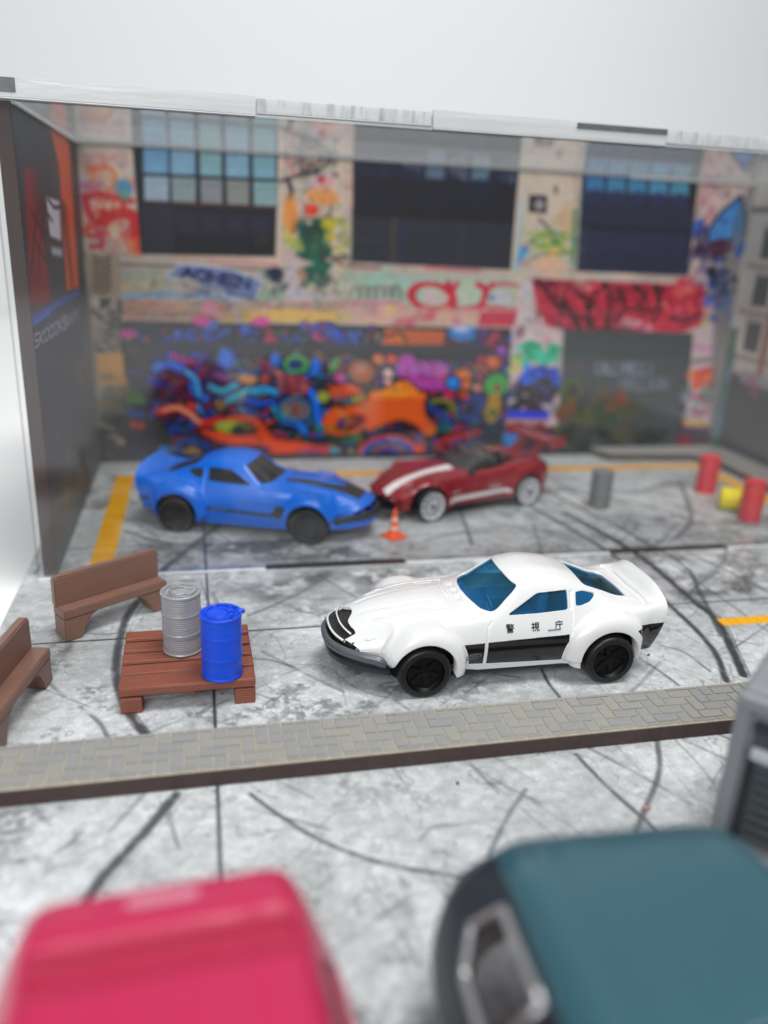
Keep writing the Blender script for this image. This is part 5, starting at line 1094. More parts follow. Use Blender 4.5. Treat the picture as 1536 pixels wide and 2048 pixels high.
def coupe(loc, rz, label, M_, stripes):
    root = empty('toy_car', loc, rz, label, 'toy car')
    sf = grid_surface(ZR, 430, 124, [0, .5, 1, 1.35, 1.6, 1.85, 2.05, 2.3, 2.55, 2.75, 2.9, 3.05, 3.25, 3.5, 3.8, 4.1, 4.5, 5, 5.5, 6], z_deform, True, [(-.05, 1), (.07, 1)])
    V = sf.V; U, S = sf.A[:, 0], sf.A[:, 1]; aS = np.abs(S); x, y, z = V.T; ay = np.abs(y)
    # engraved lines
    N_ = vnorm(sf); g = np.zeros(len(V)); top = aS < 2.6; sideM = (aS > 2.2)
    def eng(d, w, dep, mask): nonlocal g; g = np.maximum(g, dep*np.exp(-(d/w)**2)*mask)
    hood = [(1.22+.0, 0), (1.20, .5), (1.13, .84)]
    eng(line_d(x, ay, hood), .016, .042, top); eng(line_d(x, ay, [(1.30, 0), (1.28, .5), (1.21, .84)]), .013, .03, top)
    eng(line_d(x, ay, [(1.13, .84), (1.9, .82), (2.7, .70), (3.25, .58)]), .016, .034, top)
    eng(line_d(x, ay, [(1.35, .62), (1.75, .60), (1.72, .76), (1.34, .78), (1.35, .62)]), .013, .032, top)
    eng(line_d(x, ay, [(1.6, .36), (2.4, .34), (3.1, .22)]), .05, .018, top)
    for yy_ in (-.30, .0, .30):
        eng(line_d(x, y, [(1.0, yy_-.11), (1.0, yy_+.11), (1.1, yy_+.11), (1.1, yy_-.11), (1.0, yy_-.11)]), .012, .035, top)
        for q in (-.07, -.035, 0, .035, .07): eng(line_d(x, y, [(1.02, yy_+q), (1.08, yy_+q)]), .010, .03, top)
    eng(line_d(x, z, [(.70, .62), (.70, 1.05), (.66, 1.36), (.58, 1.46)]), .013, .02, sideM*(z < 1.48)); eng(line_d(x, z, [(-1.17, 1.14), (-1.19, 1.40), (-1.20, 1.60)]), .012, .018, sideM)
    eng(line_d(x, z, [(-1.17, 1.60), (-1.19, 1.98)]), .03, .03, sideM*(aS < 3.2)*(aS > 1.9))
    eng(np.abs(aS-1.72)*.5+np.abs(np.clip(np.abs(x+2.02)-.75, 0, 9)), .016, .018, (z > 1.45)); eng(line_d(x, ay, [(-2.93, 0), (-2.96, .7), (-2.90, 1.0), (-2.9, 1.12)]), .035, .045, top)
    eng(line_d(x, z, [(-.35, 2.1), (.0, 1.96), (.48, 1.56)]), .03, .0, sideM)
    # small recessed drip line over the roof sides
    sf.V = V-N_*g[:, None]
    N0 = vnorm(sf)
    A = np.concatenate([sf.A, N0, V[:, :1]], 1); sf.A = A
    def cut(s, fn):
        U, S = s.A[:, 0], s.A[:, 1]; x, y, z = s.V.T
        return s.split(fn(U, S, x, y, z))
    # wheel arches and underside
    arch = lambda U, S, x, y, z: np.where(np.abs(y) > .55, np.minimum(np.hypot(x-WB, z-WZ), np.hypot(x+WB, z-WZ))-.665, 1.)
    _, body = cut(sf, arch)
    parts = []
    # windscreen, rear window
    ws = lambda U, S, x, y, z: np.maximum(poly_sd(S*1.0, U*2, WSP, .03), 0*x-9)
    rw = lambda U, S, x, y, z: poly_sd(S, U*2, RWP, .02)
    sw = lambda U, S, x, y, z: np.where((np.abs(S) > 2.02) & (np.abs(S) < 3.3), poly_sd(x, z, SWP, .005), 1)
    qw = lambda U, S, x, y, z: np.where((np.abs(S) > 1.95) & (np.abs(S) < 3.3), poly_sd(x, z, QWP, .004), 1)
    for nm, fn in (('windscreen', ws), ('rear_window', rw)):
        w_, body = cut(body, fn); parts.append((nm, w_))
    for fn in (sw, qw):
        w_, body = cut(body, fn)
        for s_ in (-1, 1):
            a_, _ = w_.split(-s_*w_.V[:, 1]); parts.append(('side_window', a_))
    # nose mouth behind the hood edge
    mouth = lambda U, S, x, y, z: np.where((x > 2.6), np.maximum(poly_sd(np.abs(y), x+.86*sstep(1.9, 3.72, U)*(np.abs(y)/1.15)**2.6, [(-1, 4.2), (.68, 4.2), (.67, 3.50), (.60, 3.455), (.45, 3.45), (.34, 3.43), (.26, 3.38), (.18, 3.31), (.09, 3.27), (0, 3.26), (-1, 3.26)], .01), .86-z), 1)
    for nm, mat, fn in stripes:
        w_, body = cut(body, fn)
        if len(w_.F) and nm in ('hood_stripe',): w_.build(nm, mat, root)
        elif len(w_.F):
            for s_ in (-1, 1):
                a_, _ = w_.split(-s_*w_.V[:, 1])
                if len(a_.F): a_.build(nm, mat, root)
    if M_.get('mouth'):
        w_, body = cut(body, mouth); w_.V = w_.V-w_.A[:, 2:5]*.09; w_.build('grille', M_['mouth'], root)
    if 'black_under' in M_: pass
    def lipf(V, A):
        x, y, z = V.T; n = A[:, 2:5]; ar = np.minimum(np.hypot(x-WB, z-WZ), np.hypot(x+WB, z-WZ)) < .68
        off = -n*.07; off[ar] = np.stack([0*x, -np.sign(y)*.30, 0*x], 1)[ar]; return off, np.ones(len(V), bool)
    body = body.lip(lipf); ob = body.build('body', M_['paint'], root)
    for nm, w_ in parts:
        w_.V = w_.V-w_.A[:, 2:5]*.035; w_.build(nm, M_['glass'], root)
    # chassis, wells, interior
    bm = bmesh.new()
    for b in ((-1.38, 1.38, -1.14, 1.14, .26, .54), (-2.95, -2.6, -1.0, 1.0, .42, .72), (-2.9, 3.0, -.72, .72, .32, .9), (2.6, 3.15, -.85, .85, .33, .72)): bm_box(bm, *b, bev=.05)
    from_bm('chassis', bm, M_['base'], root)
    # rocker strip seen under the doors
    for s_ in (-1, 1): box('rocker', (-1.22, 1.34, s_*1.06-.13, s_*1.06+.13, .29, .45), M_['rocker'], root, .04)
    # chin and bumper following the curved nose
    def nose(y_): return 3.74-.86*(abs(y_)/1.15)**2.6
    pts = []
    for t in np.linspace(-1, 1, 33):
        yy_ = 1.16*math.sin(t*PI/2*.98); pts.append((nose(yy_)+.05 if abs(yy_) < 1.1 else nose(yy_)+.02, yy_, .80-.07*abs(t)**2))
    pts = [(2.74, -1.22, .70)]+pts+[(2.74, 1.22, .70)]
    tube('bumper', pts, .105, M_['bumper'], root, 12, scale=(.75, 1.0))
    pc = [(p_[0]-.12, p_[1]*.95, .58) for p_ in pts]; tube('chin', pc, .17, M_['chin'], root, 10, scale=(.8, 1.0))
    # grille frames
    if M_.get('frame'):
        fr = [(nose(v)-.01, v, 1.045-.07*(abs(v)/.7)**2) for v in np.linspace(-.66, .66, 17)]; tube('grille_frame', fr, .025, M_['frame'], root, 8)
        f2 = [(nose(v)-.20, v, 1.175-.10*(abs(v)/.7)**2) for v in np.linspace(-.62, .62, 13)]; tube('grille_frame', f2, .02, M_['frame'], root, 8)
    if M_.get('mouth'): tube('grille', [(nose(v)-.13, v, .92) for v in np.linspace(-.78, .78, 19)], .10, M_['mouth'], root, 8)
    # interior tub, seats, wheel
    bm = bmesh.new(); bm_box(bm, -2.6, 1.0, -1.0, 1.0, .9, 1.22, bev=.05); bm_box(bm, .55, 1.0, -.95, .95, 1.2, 1.46, bev=.08)
    from_bm('interior', bm, M_['inside'], root)
    for s_ in (-1, 1):
        bm = bmesh.new(); bm_box(bm, -.62, .12, s_*.46-.27, s_*.46+.27, 1.2, 1.38, bev=.08); bm_box(bm, -.82, -.58, s_*.46-.25, s_*.46+.25, 1.25, 1.86, bev=.09)
        from_bm('seat', bm, M_['inside2'], root)
    ring = [(.42+.03*math.cos(a)*0+.10*math.cos(a)*.5, .46+.2*math.sin(a), 1.50+.2*math.cos(a)) for a in np.linspace(0, 2*PI, 21)[:-1]]
    tube('steering_wheel', ring, .025, M_['inside2'], root, 6, closed=True)
    bm = bmesh.new(); bm_box(bm, -1.3, -1.16, -.85, .85, 1.2, 1.9, bev=.03); from_bm('roll_hoop', bm, M_['inside2'], root)
    for s_ in (-1, 1):
        # headlight lens in its bowl
        bm = bmesh.new(); bmesh.ops.create_uvsphere(bm, u_segments=24, v_segments=14, radius=.155)
        for v in bm.verts: v.co = Vector((v.co.x*1.5+2.92, v.co.y*.6+s_*.80, v.co.z*.4+1.10-.36*v.co.x))
        from_bm('headlight', bm, M_['lamp'], root, True)
        well = bmesh.new()
    for xw in (WB, -WB):
        for s_ in (-1, 1):
            lathe('wheel_well', [(.66, s_*.62), (.64, s_*.60), (.2, s_*.6), (0, s_*.6)], M_['base'], root, n=32, axis='y', loc=(xw, 0, WZ), cap=False)
            bm = bmesh.new(); segs = 28; vs = []
            for k in range(segs+1):
                a = -.35+(PI+.7)*k/segs; cx_, cz_ = xw+.672*math.cos(a), WZ+.672*math.sin(a); vs.append((bm.verts.new((cx_, s_*.6, cz_)), bm.verts.new((cx_, s_*1.2, cz_))))
            for k in range(segs): bm.faces.new((vs[k][0], vs[k+1][0], vs[k+1][1], vs[k][1]))
            from_bm('arch_liner', bm, M_['base'], root, True)
    for xw, yo in ((WB, 1.30), (-WB, 1.33)):
        for s_ in (-1, 1): wheel(root, xw, s_*yo, .54 if xw < 0 else .54, .36, s_, M_['tyre'], M_['rim'], 6, .80)
    return root, sf
def top_mask(S): return np.abs(S) < 2.5
white_p = plain('white_enamel', (220, 221, 221), rough=.26, var=.012, nscale=3, coat=.5, bump=.05, bscale=9, coat_rough=.08)
black_p = plain('gloss_black_print', (16, 17, 22), rough=.16, var=.05, coat=.5)
blk = plain('black_plastic', (20, 21, 24), rough=.35, var=.08)
blkn = plain('navy_black_plastic', (22, 24, 34), rough=.3, var=.08)
wmats = dict(paint=white_p, glass=tinted_glass('blue_tinted_window', (112, 196, 226), .80), base=blk, rocker=blkn, bumper=plain('grey_bumper', (98, 101, 106), rough=.32, var=.08, metal=.3), chin=blkn,
             frame=white_p, mouth=plain('grille_black', (26, 25, 24), rough=.4, var=.3, nscale=8), inside=plain('blue_interior', (60, 140, 180), rough=.35), inside2=plain('blue_seat', (84, 168, 204), rough=.3), lamp=white_p, tyre=tyre_m, rim=rimb_m)
rw_ = lambda x, z: np.minimum(np.hypot(x-WB, z-WZ), np.hypot(x+WB, z-WZ))
side = lambda S: np.where(np.abs(S) > 2.7, -9, 9)
def bp1(U, S, x, y, z): return np.maximum.reduce([poly_sd(x, z, [(1.5, .60), (1.5, 1.02), (.735, 1.05), (.735, .565)]), .96-np.hypot(x-WB, z-WZ), side(S)])
def bp2(U, S, x, y, z): return np.maximum.reduce([poly_sd(x, z, [(.665, .56), (.665, 1.055), (-1.1, 1.11), (-1.10, .51)]), 1.0-np.hypot(x+WB, z-WZ), side(S)])
def bp3(U, S, x, y, z): return np.maximum.reduce([z-(1.19-.03*(x+2.6)), x+2.35, .83-np.hypot(x+WB, z-WZ), .44-z])
WC = (6.13, 14.90)
white_car, wsf = coupe((WC[0], WC[1], 0), PI, 'white toy fastback coupe with black lower doors, blue windows and police lettering', wmats, [('front_side_panel', black_p, bp1), ('door_panel', black_p, bp2), ('rear_side_panel', black_p, bp3)])

# lettering wrapped on the car's side: text -> mesh -> laid on the skin
from mathutils.bvhtree import BVHTree
def skin_tree(sf): return BVHTree.FromPolygons([Vector(v) for v in sf.V], [tuple(f) for f in sf.F])
def side_text(txt, name, size, x0, z0, mat, root, tree, sgn, rot=0., shear=0., lift=.008, slope=0., bold=.0):
    """sgn +1: on the +y side (reads towards -x), -1: on the -y side (reads towards +x)"""
    c = bpy.data.curves.new(name, 'FONT'); c.body = txt; c.size = size; c.shear = shear; c.resolution_u = 3; c.fill_mode = 'BOTH'
    o = bpy.data.objects.new(name, c); COL.objects.link(o); dg = bpy.context.evaluated_depsgraph_get(); dg.update()
    me = bpy.data.meshes.new_from_object(o.evaluated_get(dg)); bpy.data.objects.remove(o)
    if bold:
        b_ = bmesh.new()
        for q, (dx, dy) in enumerate(((0, 0), (bold, 0), (-bold, 0), (0, bold), (0, -bold))):
            k_ = len(b_.verts); b_.from_mesh(me); b_.verts.ensure_lookup_table()
            for v in b_.verts[k_:]: v.co.x += dx; v.co.y += dy; v.co.z = q*.0008
        b_.to_mesh(me); b_.free()
    for v in me.vertices:
        xx_, zz_ = v.co.x, v.co.y; x_ = x0-sgn*xx_; z_ = z0+zz_+slope*xx_
        h = tree.ray_cast(Vector((x_, sgn*3, z_)), Vector((0, -sgn, 0)))
        yv = h[0].y if h[0] is not None else sgn*1.28
        v.co = (x_, yv+sgn*(lift+v.co.z), z_)
    return link(name, me, mat, root)
ink = plain('black_ink', (14, 15, 26), rough=.4); silv = plain('grey_ink', (120, 124, 128), rough=.4)
wt = skin_tree(wsf)
for ch, x_ in (('\u8b66', .30), ('\u8996', -.25), ('\u5e81', -.77)):
    side_text(ch, 'lettering', .185, x_, 1.245, ink, white_car, wt, 1, bold=.003)
def side_line(name, pts, r, mat, root, tree, sgn):
    P = []
    for x_, z_ in pts:
        h = tree.ray_cast(Vector((x_, sgn*3, z_)), Vector((0, -sgn, 0))); P.append((x_, (h[0].y if h[0] is not None else sgn*1.28)+sgn*.004, z_))
    return tube(name, P, r, mat, root, 5)
side_line('door_handle_shadow', [(-.62, 1.225), (-.90, 1.232)], .017, silv, white_car, wt, 1)
# flame-shaped emblem on the front side panel
dim = plain('emblem_grey', (92, 96, 102), rough=.4)
for pts in ([(1.17, .70), (1.10, .76), (1.02, .80), (.92, .81), (.85, .815)], [(1.17, .70), (1.08, .70), (.98, .72), (.90, .735), (.80, .76)], [(.85, .815), (.80, .80), (.83, .785), (.79, .77)], [(1.10, .73), (1.02, .765), (.95, .775), (.88, .79)], [(1.13, .70), (1.05, .68), (.95, .69), (.88, .705)], [(1.06, .72), (1.02, .75)], [(.99, .725), (.96, .765)], [(.93, .735), (.90, .775)]):
    side_line('emblem', smooth_line(pts, 4), .0075, dim, white_car, wt, 1)

# ------------------------------------------------------------------ blue coupe in the case
blue_p = plain('blue_enamel', (0, 108, 222), rough=.3, var=.03, coat=.2, bump=.05, bscale=9)
graph = plain('dark_grey_stripe', (48, 50, 50), rough=.4, var=.12)
bmats = dict(paint=blue_p, glass=tinted_glass('smoky_window', (120, 122, 118), .45), base=blk, rocker=blue_p, bumper=plain('black_bumper', (44, 46, 48), rough=.35, metal=.2), chin=blue_p,
             frame=None, mouth=None, inside=plain('grey_interior', (120, 120, 112), rough=.5), inside2=plain('dark_seat', (70, 70, 68), rough=.5), lamp=blue_p, tyre=tyre2_m, rim=tyre2_m)
def hs(U, S, x, y, z):
    a = np.abs(y); xx_ = x+.86*sstep(1.9, 3.72, U)*(a/1.15)**2.6
    d = np.minimum(poly_sd(a, xx_, [(.26, 1.25), (.52, 1.25), (.50, 2.4), (.50, 3.42), (-.5, 3.42), (-.5, 3.05), (0, 2.92), (.14, 2.72), (.24, 2.4)]), poly_sd(a, xx_, [(.27, 1.12), (.52, 1.12), (.52, 1.20), (.27, 1.20)]))
    return np.where(np.abs(S) < 2.5, d, 9)
def ss_(U, S, x, y, z): return np.maximum(side(S), poly_sd(x, z, [(1.34, 1.06), (1.02, 1.06), (.88, .78), (-1.08, .83), (-1.08, .74), (-.9, .73), (1.12, .655), (1.2, .72)]))
def ss2(U, S, x, y, z): return np.maximum(side(S), poly_sd(x, z, [(.98, 1.035), (.97, 1.06), (-.2, 1.075), (-.2, 1.055)]))
def rs(U, S, x, y, z): return np.maximum.reduce([side(S), poly_sd(x, z, [(-2.8, .86), (-3.5, .82), (-3.5, .94), (-2.8, .96)]), 1.0-np.hypot(x+WB, z-WZ)])
hdg = math.atan2(21.88-23.34, 2.85+.94)
fw = np.array([math.cos(hdg), math.sin(hdg)]); nr = np.array([math.sin(hdg), -math.cos(hdg)])   # towards the right-hand side (camera)
bc = (np.array([2.85, 21.80])+np.array([-.94, 23.26]))/2-nr*1.44
blue_car, bsf = coupe((bc[0], bc[1], 0.004), hdg, 'blue toy fastback coupe with dark grey hood and door stripes inside the case', bmats, [('hood_stripe', graph, hs), ('side_stripe', graph, ss_), ('upper_side_stripe', graph, ss2), ('tail_stripe', graph, rs)])
bt = skin_tree(bsf); pale = plain('pale_ink', (150, 160, 160), rough=.5)
side_text('DATSUN', 'lettering', .12, -.95, .752, pale, blue_car, bt, -1, shear=.2)
for s_ in (-1, 1):
    for q in range(4): pass
# ================================================================== RED ROADSTER
RR = [
 (-3.25, 1.32, (.5, 1.32), (.85, 1.28), (1.05, 1.15), (1.08, .95), (1.05, .7), (.98, .5)),
 (-3.0, 1.46, (.5, 1.45), (.9, 1.40), (1.12, 1.24), (1.18, 1.0), (1.15, .68), (1.08, .45)),
 (-2.5, 1.52, (.5, 1.52), (.92, 1.52), (1.16, 1.40), (1.28, 1.0), (1.24, .66), (1.16, .42)),
 (-2.0, 1.52, (.5, 1.53), (.92, 1.56), (1.16, 1.46), (1.30, 1.0), (1.26, .64), (1.18, .40)),
 (-1.4, 1.50, (.5, 1.52), (.92, 1.53), (1.15, 1.42), (1.27, .96), (1.23, .62), (1.17, .38)),
 (-.7, 1.46, (.5, 1.45), (.92, 1.40), (1.13, 1.30), (1.22, .92), (1.2, .6), (1.15, .36)),
 (.1, 1.46, (.5, 1.44), (.93, 1.38), (1.14, 1.26), (1.22, .92), (1.2, .6), (1.15, .36)),
 (.8, 1.50, (.5, 1.46), (.92, 1.38), (1.15, 1.26), (1.24, .93), (1.21, .6), (1.15, .36)),
 (1.5, 1.44, (.5, 1.42), (.9, 1.39), (1.15, 1.30), (1.28, .95), (1.24, .62), (1.17, .38)),
 (2.1, 1.34, (.5, 1.33), (.88, 1.34), (1.12, 1.28), (1.27, .96), (1.24, .64), (1.16, .38)),
 (2.7, 1.20, (.48, 1.18), (.82, 1.17), (1.04, 1.11), (1.18, .90), (1.16, .62), (1.08, .36)),
 (3.1, 1.04, (.46, 1.02), (.76, 1.0), (.95, .95), (1.06, .78), (1.05, .56), (.98, .34)),
 (3.4, .84, (.42, .83), (.66, .81), (.82, .76), (.9, .66), (.88, .5), (.84, .34)),
]
def r_deform(X, Y, Z, U, S):
    for xw in (1.98, -1.98):
        r = np.hypot(X-xw, Z-.53); f = sstep(.98, .70, r)*sstep(.95, 1.12, Y); Y = np.where(Y < 1.38, Y+(1.38-Y)*f*.8, Y)
    wn = sstep(1.6, 3.4, U); X = X-.85*wn*(np.abs(Y)/1.1)**2.4; wt = sstep(-2.5, -3.25, U); X = X+wt*.25*(np.abs(Y)/1.1)**2.5
    d = ((X-2.75)/.34)**2+((Y-.92)/.14)**2; Z = Z-.05*np.exp(-d**2)*(S < 4)
    return X, Y, Z
pf, pr = np.array([7.03, 23.27]), np.array([10.78, 24.54]); d_ = pf-pr; rh = math.atan2(d_[1], d_[0]); lf = np.array([-math.sin(rh), math.cos(rh)])
rc_ = (pf+pr)/2-lf*1.38
red_car = empty('toy_roadster', (rc_[0], rc_[1], .004), rh, 'dark red open toy roadster with white stripes, white spoked wheels and tall rear wing', 'toy car')
red_p = plain('red_metallic', (146, 18, 34), rough=.26, var=.08, nscale=14, coat=.6, metal=.25); wpr = plain('white_print', (232, 226, 226), rough=.4, var=.03)
sf = grid_surface(RR, 300, 96, [0, .5, 1, 1.4, 1.8, 2.1, 2.4, 2.7, 3, 3.2, 3.6, 4, 4.5, 5, 5.5, 6], r_deform, True, [(-.06, 1), (.1, 1)])
N0 = vnorm(sf); V = sf.V; g = .022*np.exp(-(line_d(V[:, 0], np.abs(V[:, 1]), [(1.1, 0), (1.0, .6), (.9, .86), (1.6, .84), (2.7, .68), (3.0, .45)])/.02)**2)*(np.abs(sf.A[:, 1]) < 2.5)
g = np.maximum(g, .022*np.exp(-(line_d(V[:, 0], V[:, 2], [(.72, .5), (.75, .9), (.7, 1.25)])/.018)**2)*(np.abs(sf.A[:, 1]) > 2.5)); g = np.maximum(g, .022*np.exp(-(line_d(V[:, 0], V[:, 2], [(-1.0, .5), (-1.05, .9), (-.9, 1.3)])/.018)**2)*(np.abs(sf.A[:, 1]) > 2.5))
sf.V = V-N0*g[:, None]; sf.A = np.concatenate([sf.A, N0], 1)
def cut(s, fn): U, S = s.A[:, 0], s.A[:, 1]; x, y, z = s.V.T; return s.split(fn(U, S, x, y, z))
_, body = cut(sf, lambda U, S, x, y, z: np.where(np.abs(y) > .55, np.minimum(np.hypot(x-1.98, z-.53), np.hypot(x+1.98, z-.53))-.62, 1.))
_, body = cut(body, lambda U, S, x, y, z: np.where(z > 1.2, poly_sd(x, np.abs(y), [(.62, -1), (.55, .55), (.2, .86), (-.9, .88), (-1.6, .80), (-1.95, .5), (-1.95, -1)], .05), 1))
w_, body = cut(body, lambda U, S, x, y, z: np.where(np.abs(S) < 2.3, poly_sd(x, y, [(.72, .30), (.74, .60), (3.2, .56), (3.2, .32)], .02), 1)); w_.build('hood_stripe', wpr, red_car)
w_, body = cut(body, lambda U, S, x, y, z: np.where(np.abs(S) > 3, poly_sd(x, z, [(1.3, .50), (1.28, .68), (-1.1, .72), (-1.28, .64), (-1.25, .60)]), 1))
for s_ in (-1, 1):
    a_, _ = w_.split(-s_*w_.V[:, 1]); a_.build('side_stripe', wpr, red_car)
w_, body = cut(body, lambda U, S, x, y, z: np.where(x > 2.2, poly_sd(y, z, [(-.8, .42), (-.6, .70), (.6, .70), (.8, .42)], .03), 1)); w_.V = w_.V-w_.A[:, 2:5]*.1; w_.build('grille', blk, red_car)
def lipr(V, A):
    x, y, z = V.T; ar = np.minimum(np.hypot(x-1.98, z-.53), np.hypot(x+1.98, z-.53)) < .64; off = -A[:, 2:5]*.08; off[ar] = np.stack([0*x, -np.sign(y)*.3, 0*x], 1)[ar]; return off, np.ones(len(V), bool)
body.lip(lipr).build('body', red_p, red_car)
bm = bmesh.new()
for b in ((-1.36, 1.36, -1.12, 1.12, .24, .45), (-2.9, 2.8, -.7, .7, .26, .9), (2.5, 3.1, -.8, .8, .24, .42)): bm_box(bm, *b, bev=.05)
from_bm('chassis', bm, blk, red_car)
lipm = plain('splitter_grey', (70, 74, 76), rough=.4)
tube('front_splitter', [(3.45-.85*(abs(v)/1.1)**2.4, v, .31) for v in np.linspace(-.98, .98, 21)], .07, lipm, red_car, 8, scale=(1.3, .5))
cab = plain('black_cabin', (34, 35, 37), rough=.3, var=.2); 
bm = bmesh.new(); bm_box(bm, -1.95, .6, -.86, .86, .7, .95); from_bm('cabin_floor', bm, cab, red_car)
for s_ in (-1, 1):
    bm = bmesh.new(); bm_box(bm, -.85, -.15, s_*.42-.27, s_*.42+.27, .9, 1.1, bev=.08); bm_box(bm, -1.12, -.85, s_*.42-.26, s_*.42+.26, .95, 1.62, bev=.09); from_bm('seat', bm, cab, red_car)
    pts = [(-1.35+.0, s_*.42+.25*math.cos(a), 1.40+.36*math.sin(a)) for a in np.linspace(0, PI, 12)]; tube('roll_hoop', pts, .045, cab, red_car, 8)
box('dashboard', (.15, .6, -.84, .84, 1.1, 1.36), cab, red_car, .08)
for s_ in (-1, 1): box('mirror', (.25, .42, s_*1.12-.12, s_*1.12+.12, 1.36, 1.48), cab, red_car, .04)
# raked clear windscreen wrapping to the sides
smk = tinted_glass('smoked_screen', (196, 198, 196), .86, .05)
V = []; F = []
for i, t in enumerate(np.linspace(-1, 1, 25)):
    yb = t*.90; xb = .72-.55*abs(t)**3.2; yt = t*.78; xt = -.22-.30*abs(t)**3.0
    for q in (0, .5, 1): V.append((xb+(xt-xb)*q, yb+(yt-yb)*q, 1.40-.03*abs(t)+(.50)*q*(1-.12*q)))
for i in range(24):
    for q in range(2): F.append((3*i+q, 3*i+3+q, 3*i+4+q, 3*i+1+q))
ws_ = from_np('windscreen', V, F, smk, red_car)
sm_ = ws_.modifiers.new('s', 'SOLIDIFY'); sm_.thickness = .03
tube('screen_frame', [V[3*i+2] for i in range(25)], .022, lipm, red_car, 6)
# wing
V = []; F = []
for i, yv in enumerate(np.linspace(-1.12, 1.12, 13)):
    e = .03*(abs(yv)/1.12)**2
    for (a, b) in ((-2.95, 1.98), (-3.1, 2.06), (-3.35, 2.10), (-3.58, 2.16), (-3.6, 2.10), (-3.35, 2.02), (-3.1, 1.97)): V.append((a, yv, b+e))
for i in range(12):
    for q in range(7): F.append((7*i+q, 7*i+(q+1) % 7, 7*i+7+(q+1) % 7, 7*i+7+q))
wg_ = from_np('rear_wing', V, F, red_p, red_car)
for s_ in (-1, 1):
    box('wing_endplate', (-3.64, -2.9, s_*1.13-.025, s_*1.13+.025, 1.84, 2.24), red_p, red_car, .02)
    bm = bmesh.new(); v0 = [(-2.55, 1.46), (-2.95, 1.42), (-3.4, 2.05), (-3.05, 2.0)]
    a = [bm.verts.new((x_, s_*.5-.04, z_)) for x_, z_ in v0]; b = [bm.verts.new((x_, s_*.5+.04, z_)) for x_, z_ in v0]; bm.faces.new(a); bm.faces.new(b[::-1])
    for i in range(4): bm.faces.new((a[i], b[i], b[(i+1) % 4], a[(i+1) % 4]))
    bmesh.ops.recalc_face_normals(bm, faces=bm.faces); from_bm('wing_strut', bm, red_p, red_car)
    for xw in (1.98, -1.98):
        bm = bmesh.new(); vs = []
        for k in range(25):
            a_ = -.35+(PI+.7)*k/24; vs.append((bm.verts.new((xw+.625*math.cos(a_), s_*.5, .53+.625*math.sin(a_))), bm.verts.new((xw+.625*math.cos(a_), s_*1.15, .53+.625*math.sin(a_)))))
        for k in range(24): bm.faces.new((vs[k][0], vs[k+1][0], vs[k+1][1], vs[k][1]))
        from_bm('arch_liner', bm, blk, red_car, True)
        lathe('wheel_well', [(.63, s_*.55), (0, s_*.55)], blk, red_car, n=24, axis='y', loc=(xw, 0, .53), cap=False)
        wheel(red_car, xw, s_*1.20, .53, .34, s_, tyre_m, rimw_m, 10, .80, True)
    bm = bmesh.new(); bmesh.ops.create_uvsphere(bm, u_segments=20, v_segments=10, radius=.13)
    for v in bm.verts: v.co = Vector((v.co.x*1.5+2.5, v.co.y*.6+s_*.88, v.co.z*.3+1.10-.3*v.co.x))
    from_bm('headlight', bm, plain('red_lamp', (110, 20, 32), rough=.1, coat=1), red_car, True)
rt = skin_tree(sf)
side_text('RACING', 'lettering', .13, -.35, .80, wpr, red_car, rt, 1, shear=.2); side_text('MX-5', 'lettering', .13, 1.15, .80, wpr, red_car, rt, 1, shear=.2)

# ================================================================== FOREGROUND CARS (close to the lens, out of focus)
def simple_car(loc, rz, label, rows, paint, glassm, wins, base, extra=None, wb=1.9, nu=160, ns=60, wr=.52, wy=1.2, deform=None, cuts=()):
    root = empty('toy_car', loc, rz, label, 'toy car')
    df = deform or (lambda X, Y, Z, U, S: (X, Y, Z))
    s = grid_surface(rows, nu, ns, [0, 1, 1.6, 2, 2.4, 2.8, 3.2, 4, 5, 6], df, True, [(-.04, 1), (.05, 1)]); s.A = np.concatenate([s.A, vnorm(s)], 1)
    _, body = cut(s, lambda U, S, x, y, z: np.where(np.abs(y) > .55, np.minimum(np.hypot(x-wb, z-wr), np.hypot(x+wb, z-wr))-.6, 1.))
    for nm, mat, fn, dep in list(wins)+list(cuts):
        w_, body = cut(body, fn)
        for s_ in ((-1, 1) if nm.startswith('side') else (0,)):
            a_ = w_.split(-s_*w_.V[:, 1])[0] if s_ else w_
            if len(a_.F): a_.V = a_.V-a_.A[:, 2:5]*dep; a_.build(nm, mat, root)
    body.lip(lambda V, A: (-A[:, 2:5]*.07, np.ones(len(V), bool))).build('body', paint, root)
    bm = bmesh.new(); bm_box(bm, -3.2, 3.2, -.7, .7, .25, .9, bev=.05); bm_box(bm, -1.25, 1.25, -1.1, 1.1, .25, .5, bev=.05); from_bm('chassis', bm, blk, root)
    for xw in (wb, -wb):
        for s_ in (-1, 1): wheel(root, xw, s_*wy, wr, .34, s_, tyre_m, rimb_m, 5, .7)
    return root, s
pink_p = plain('crimson_pink_enamel', (178, 18, 72), rough=.40, var=.02, coat=.4)
HT = 2.75
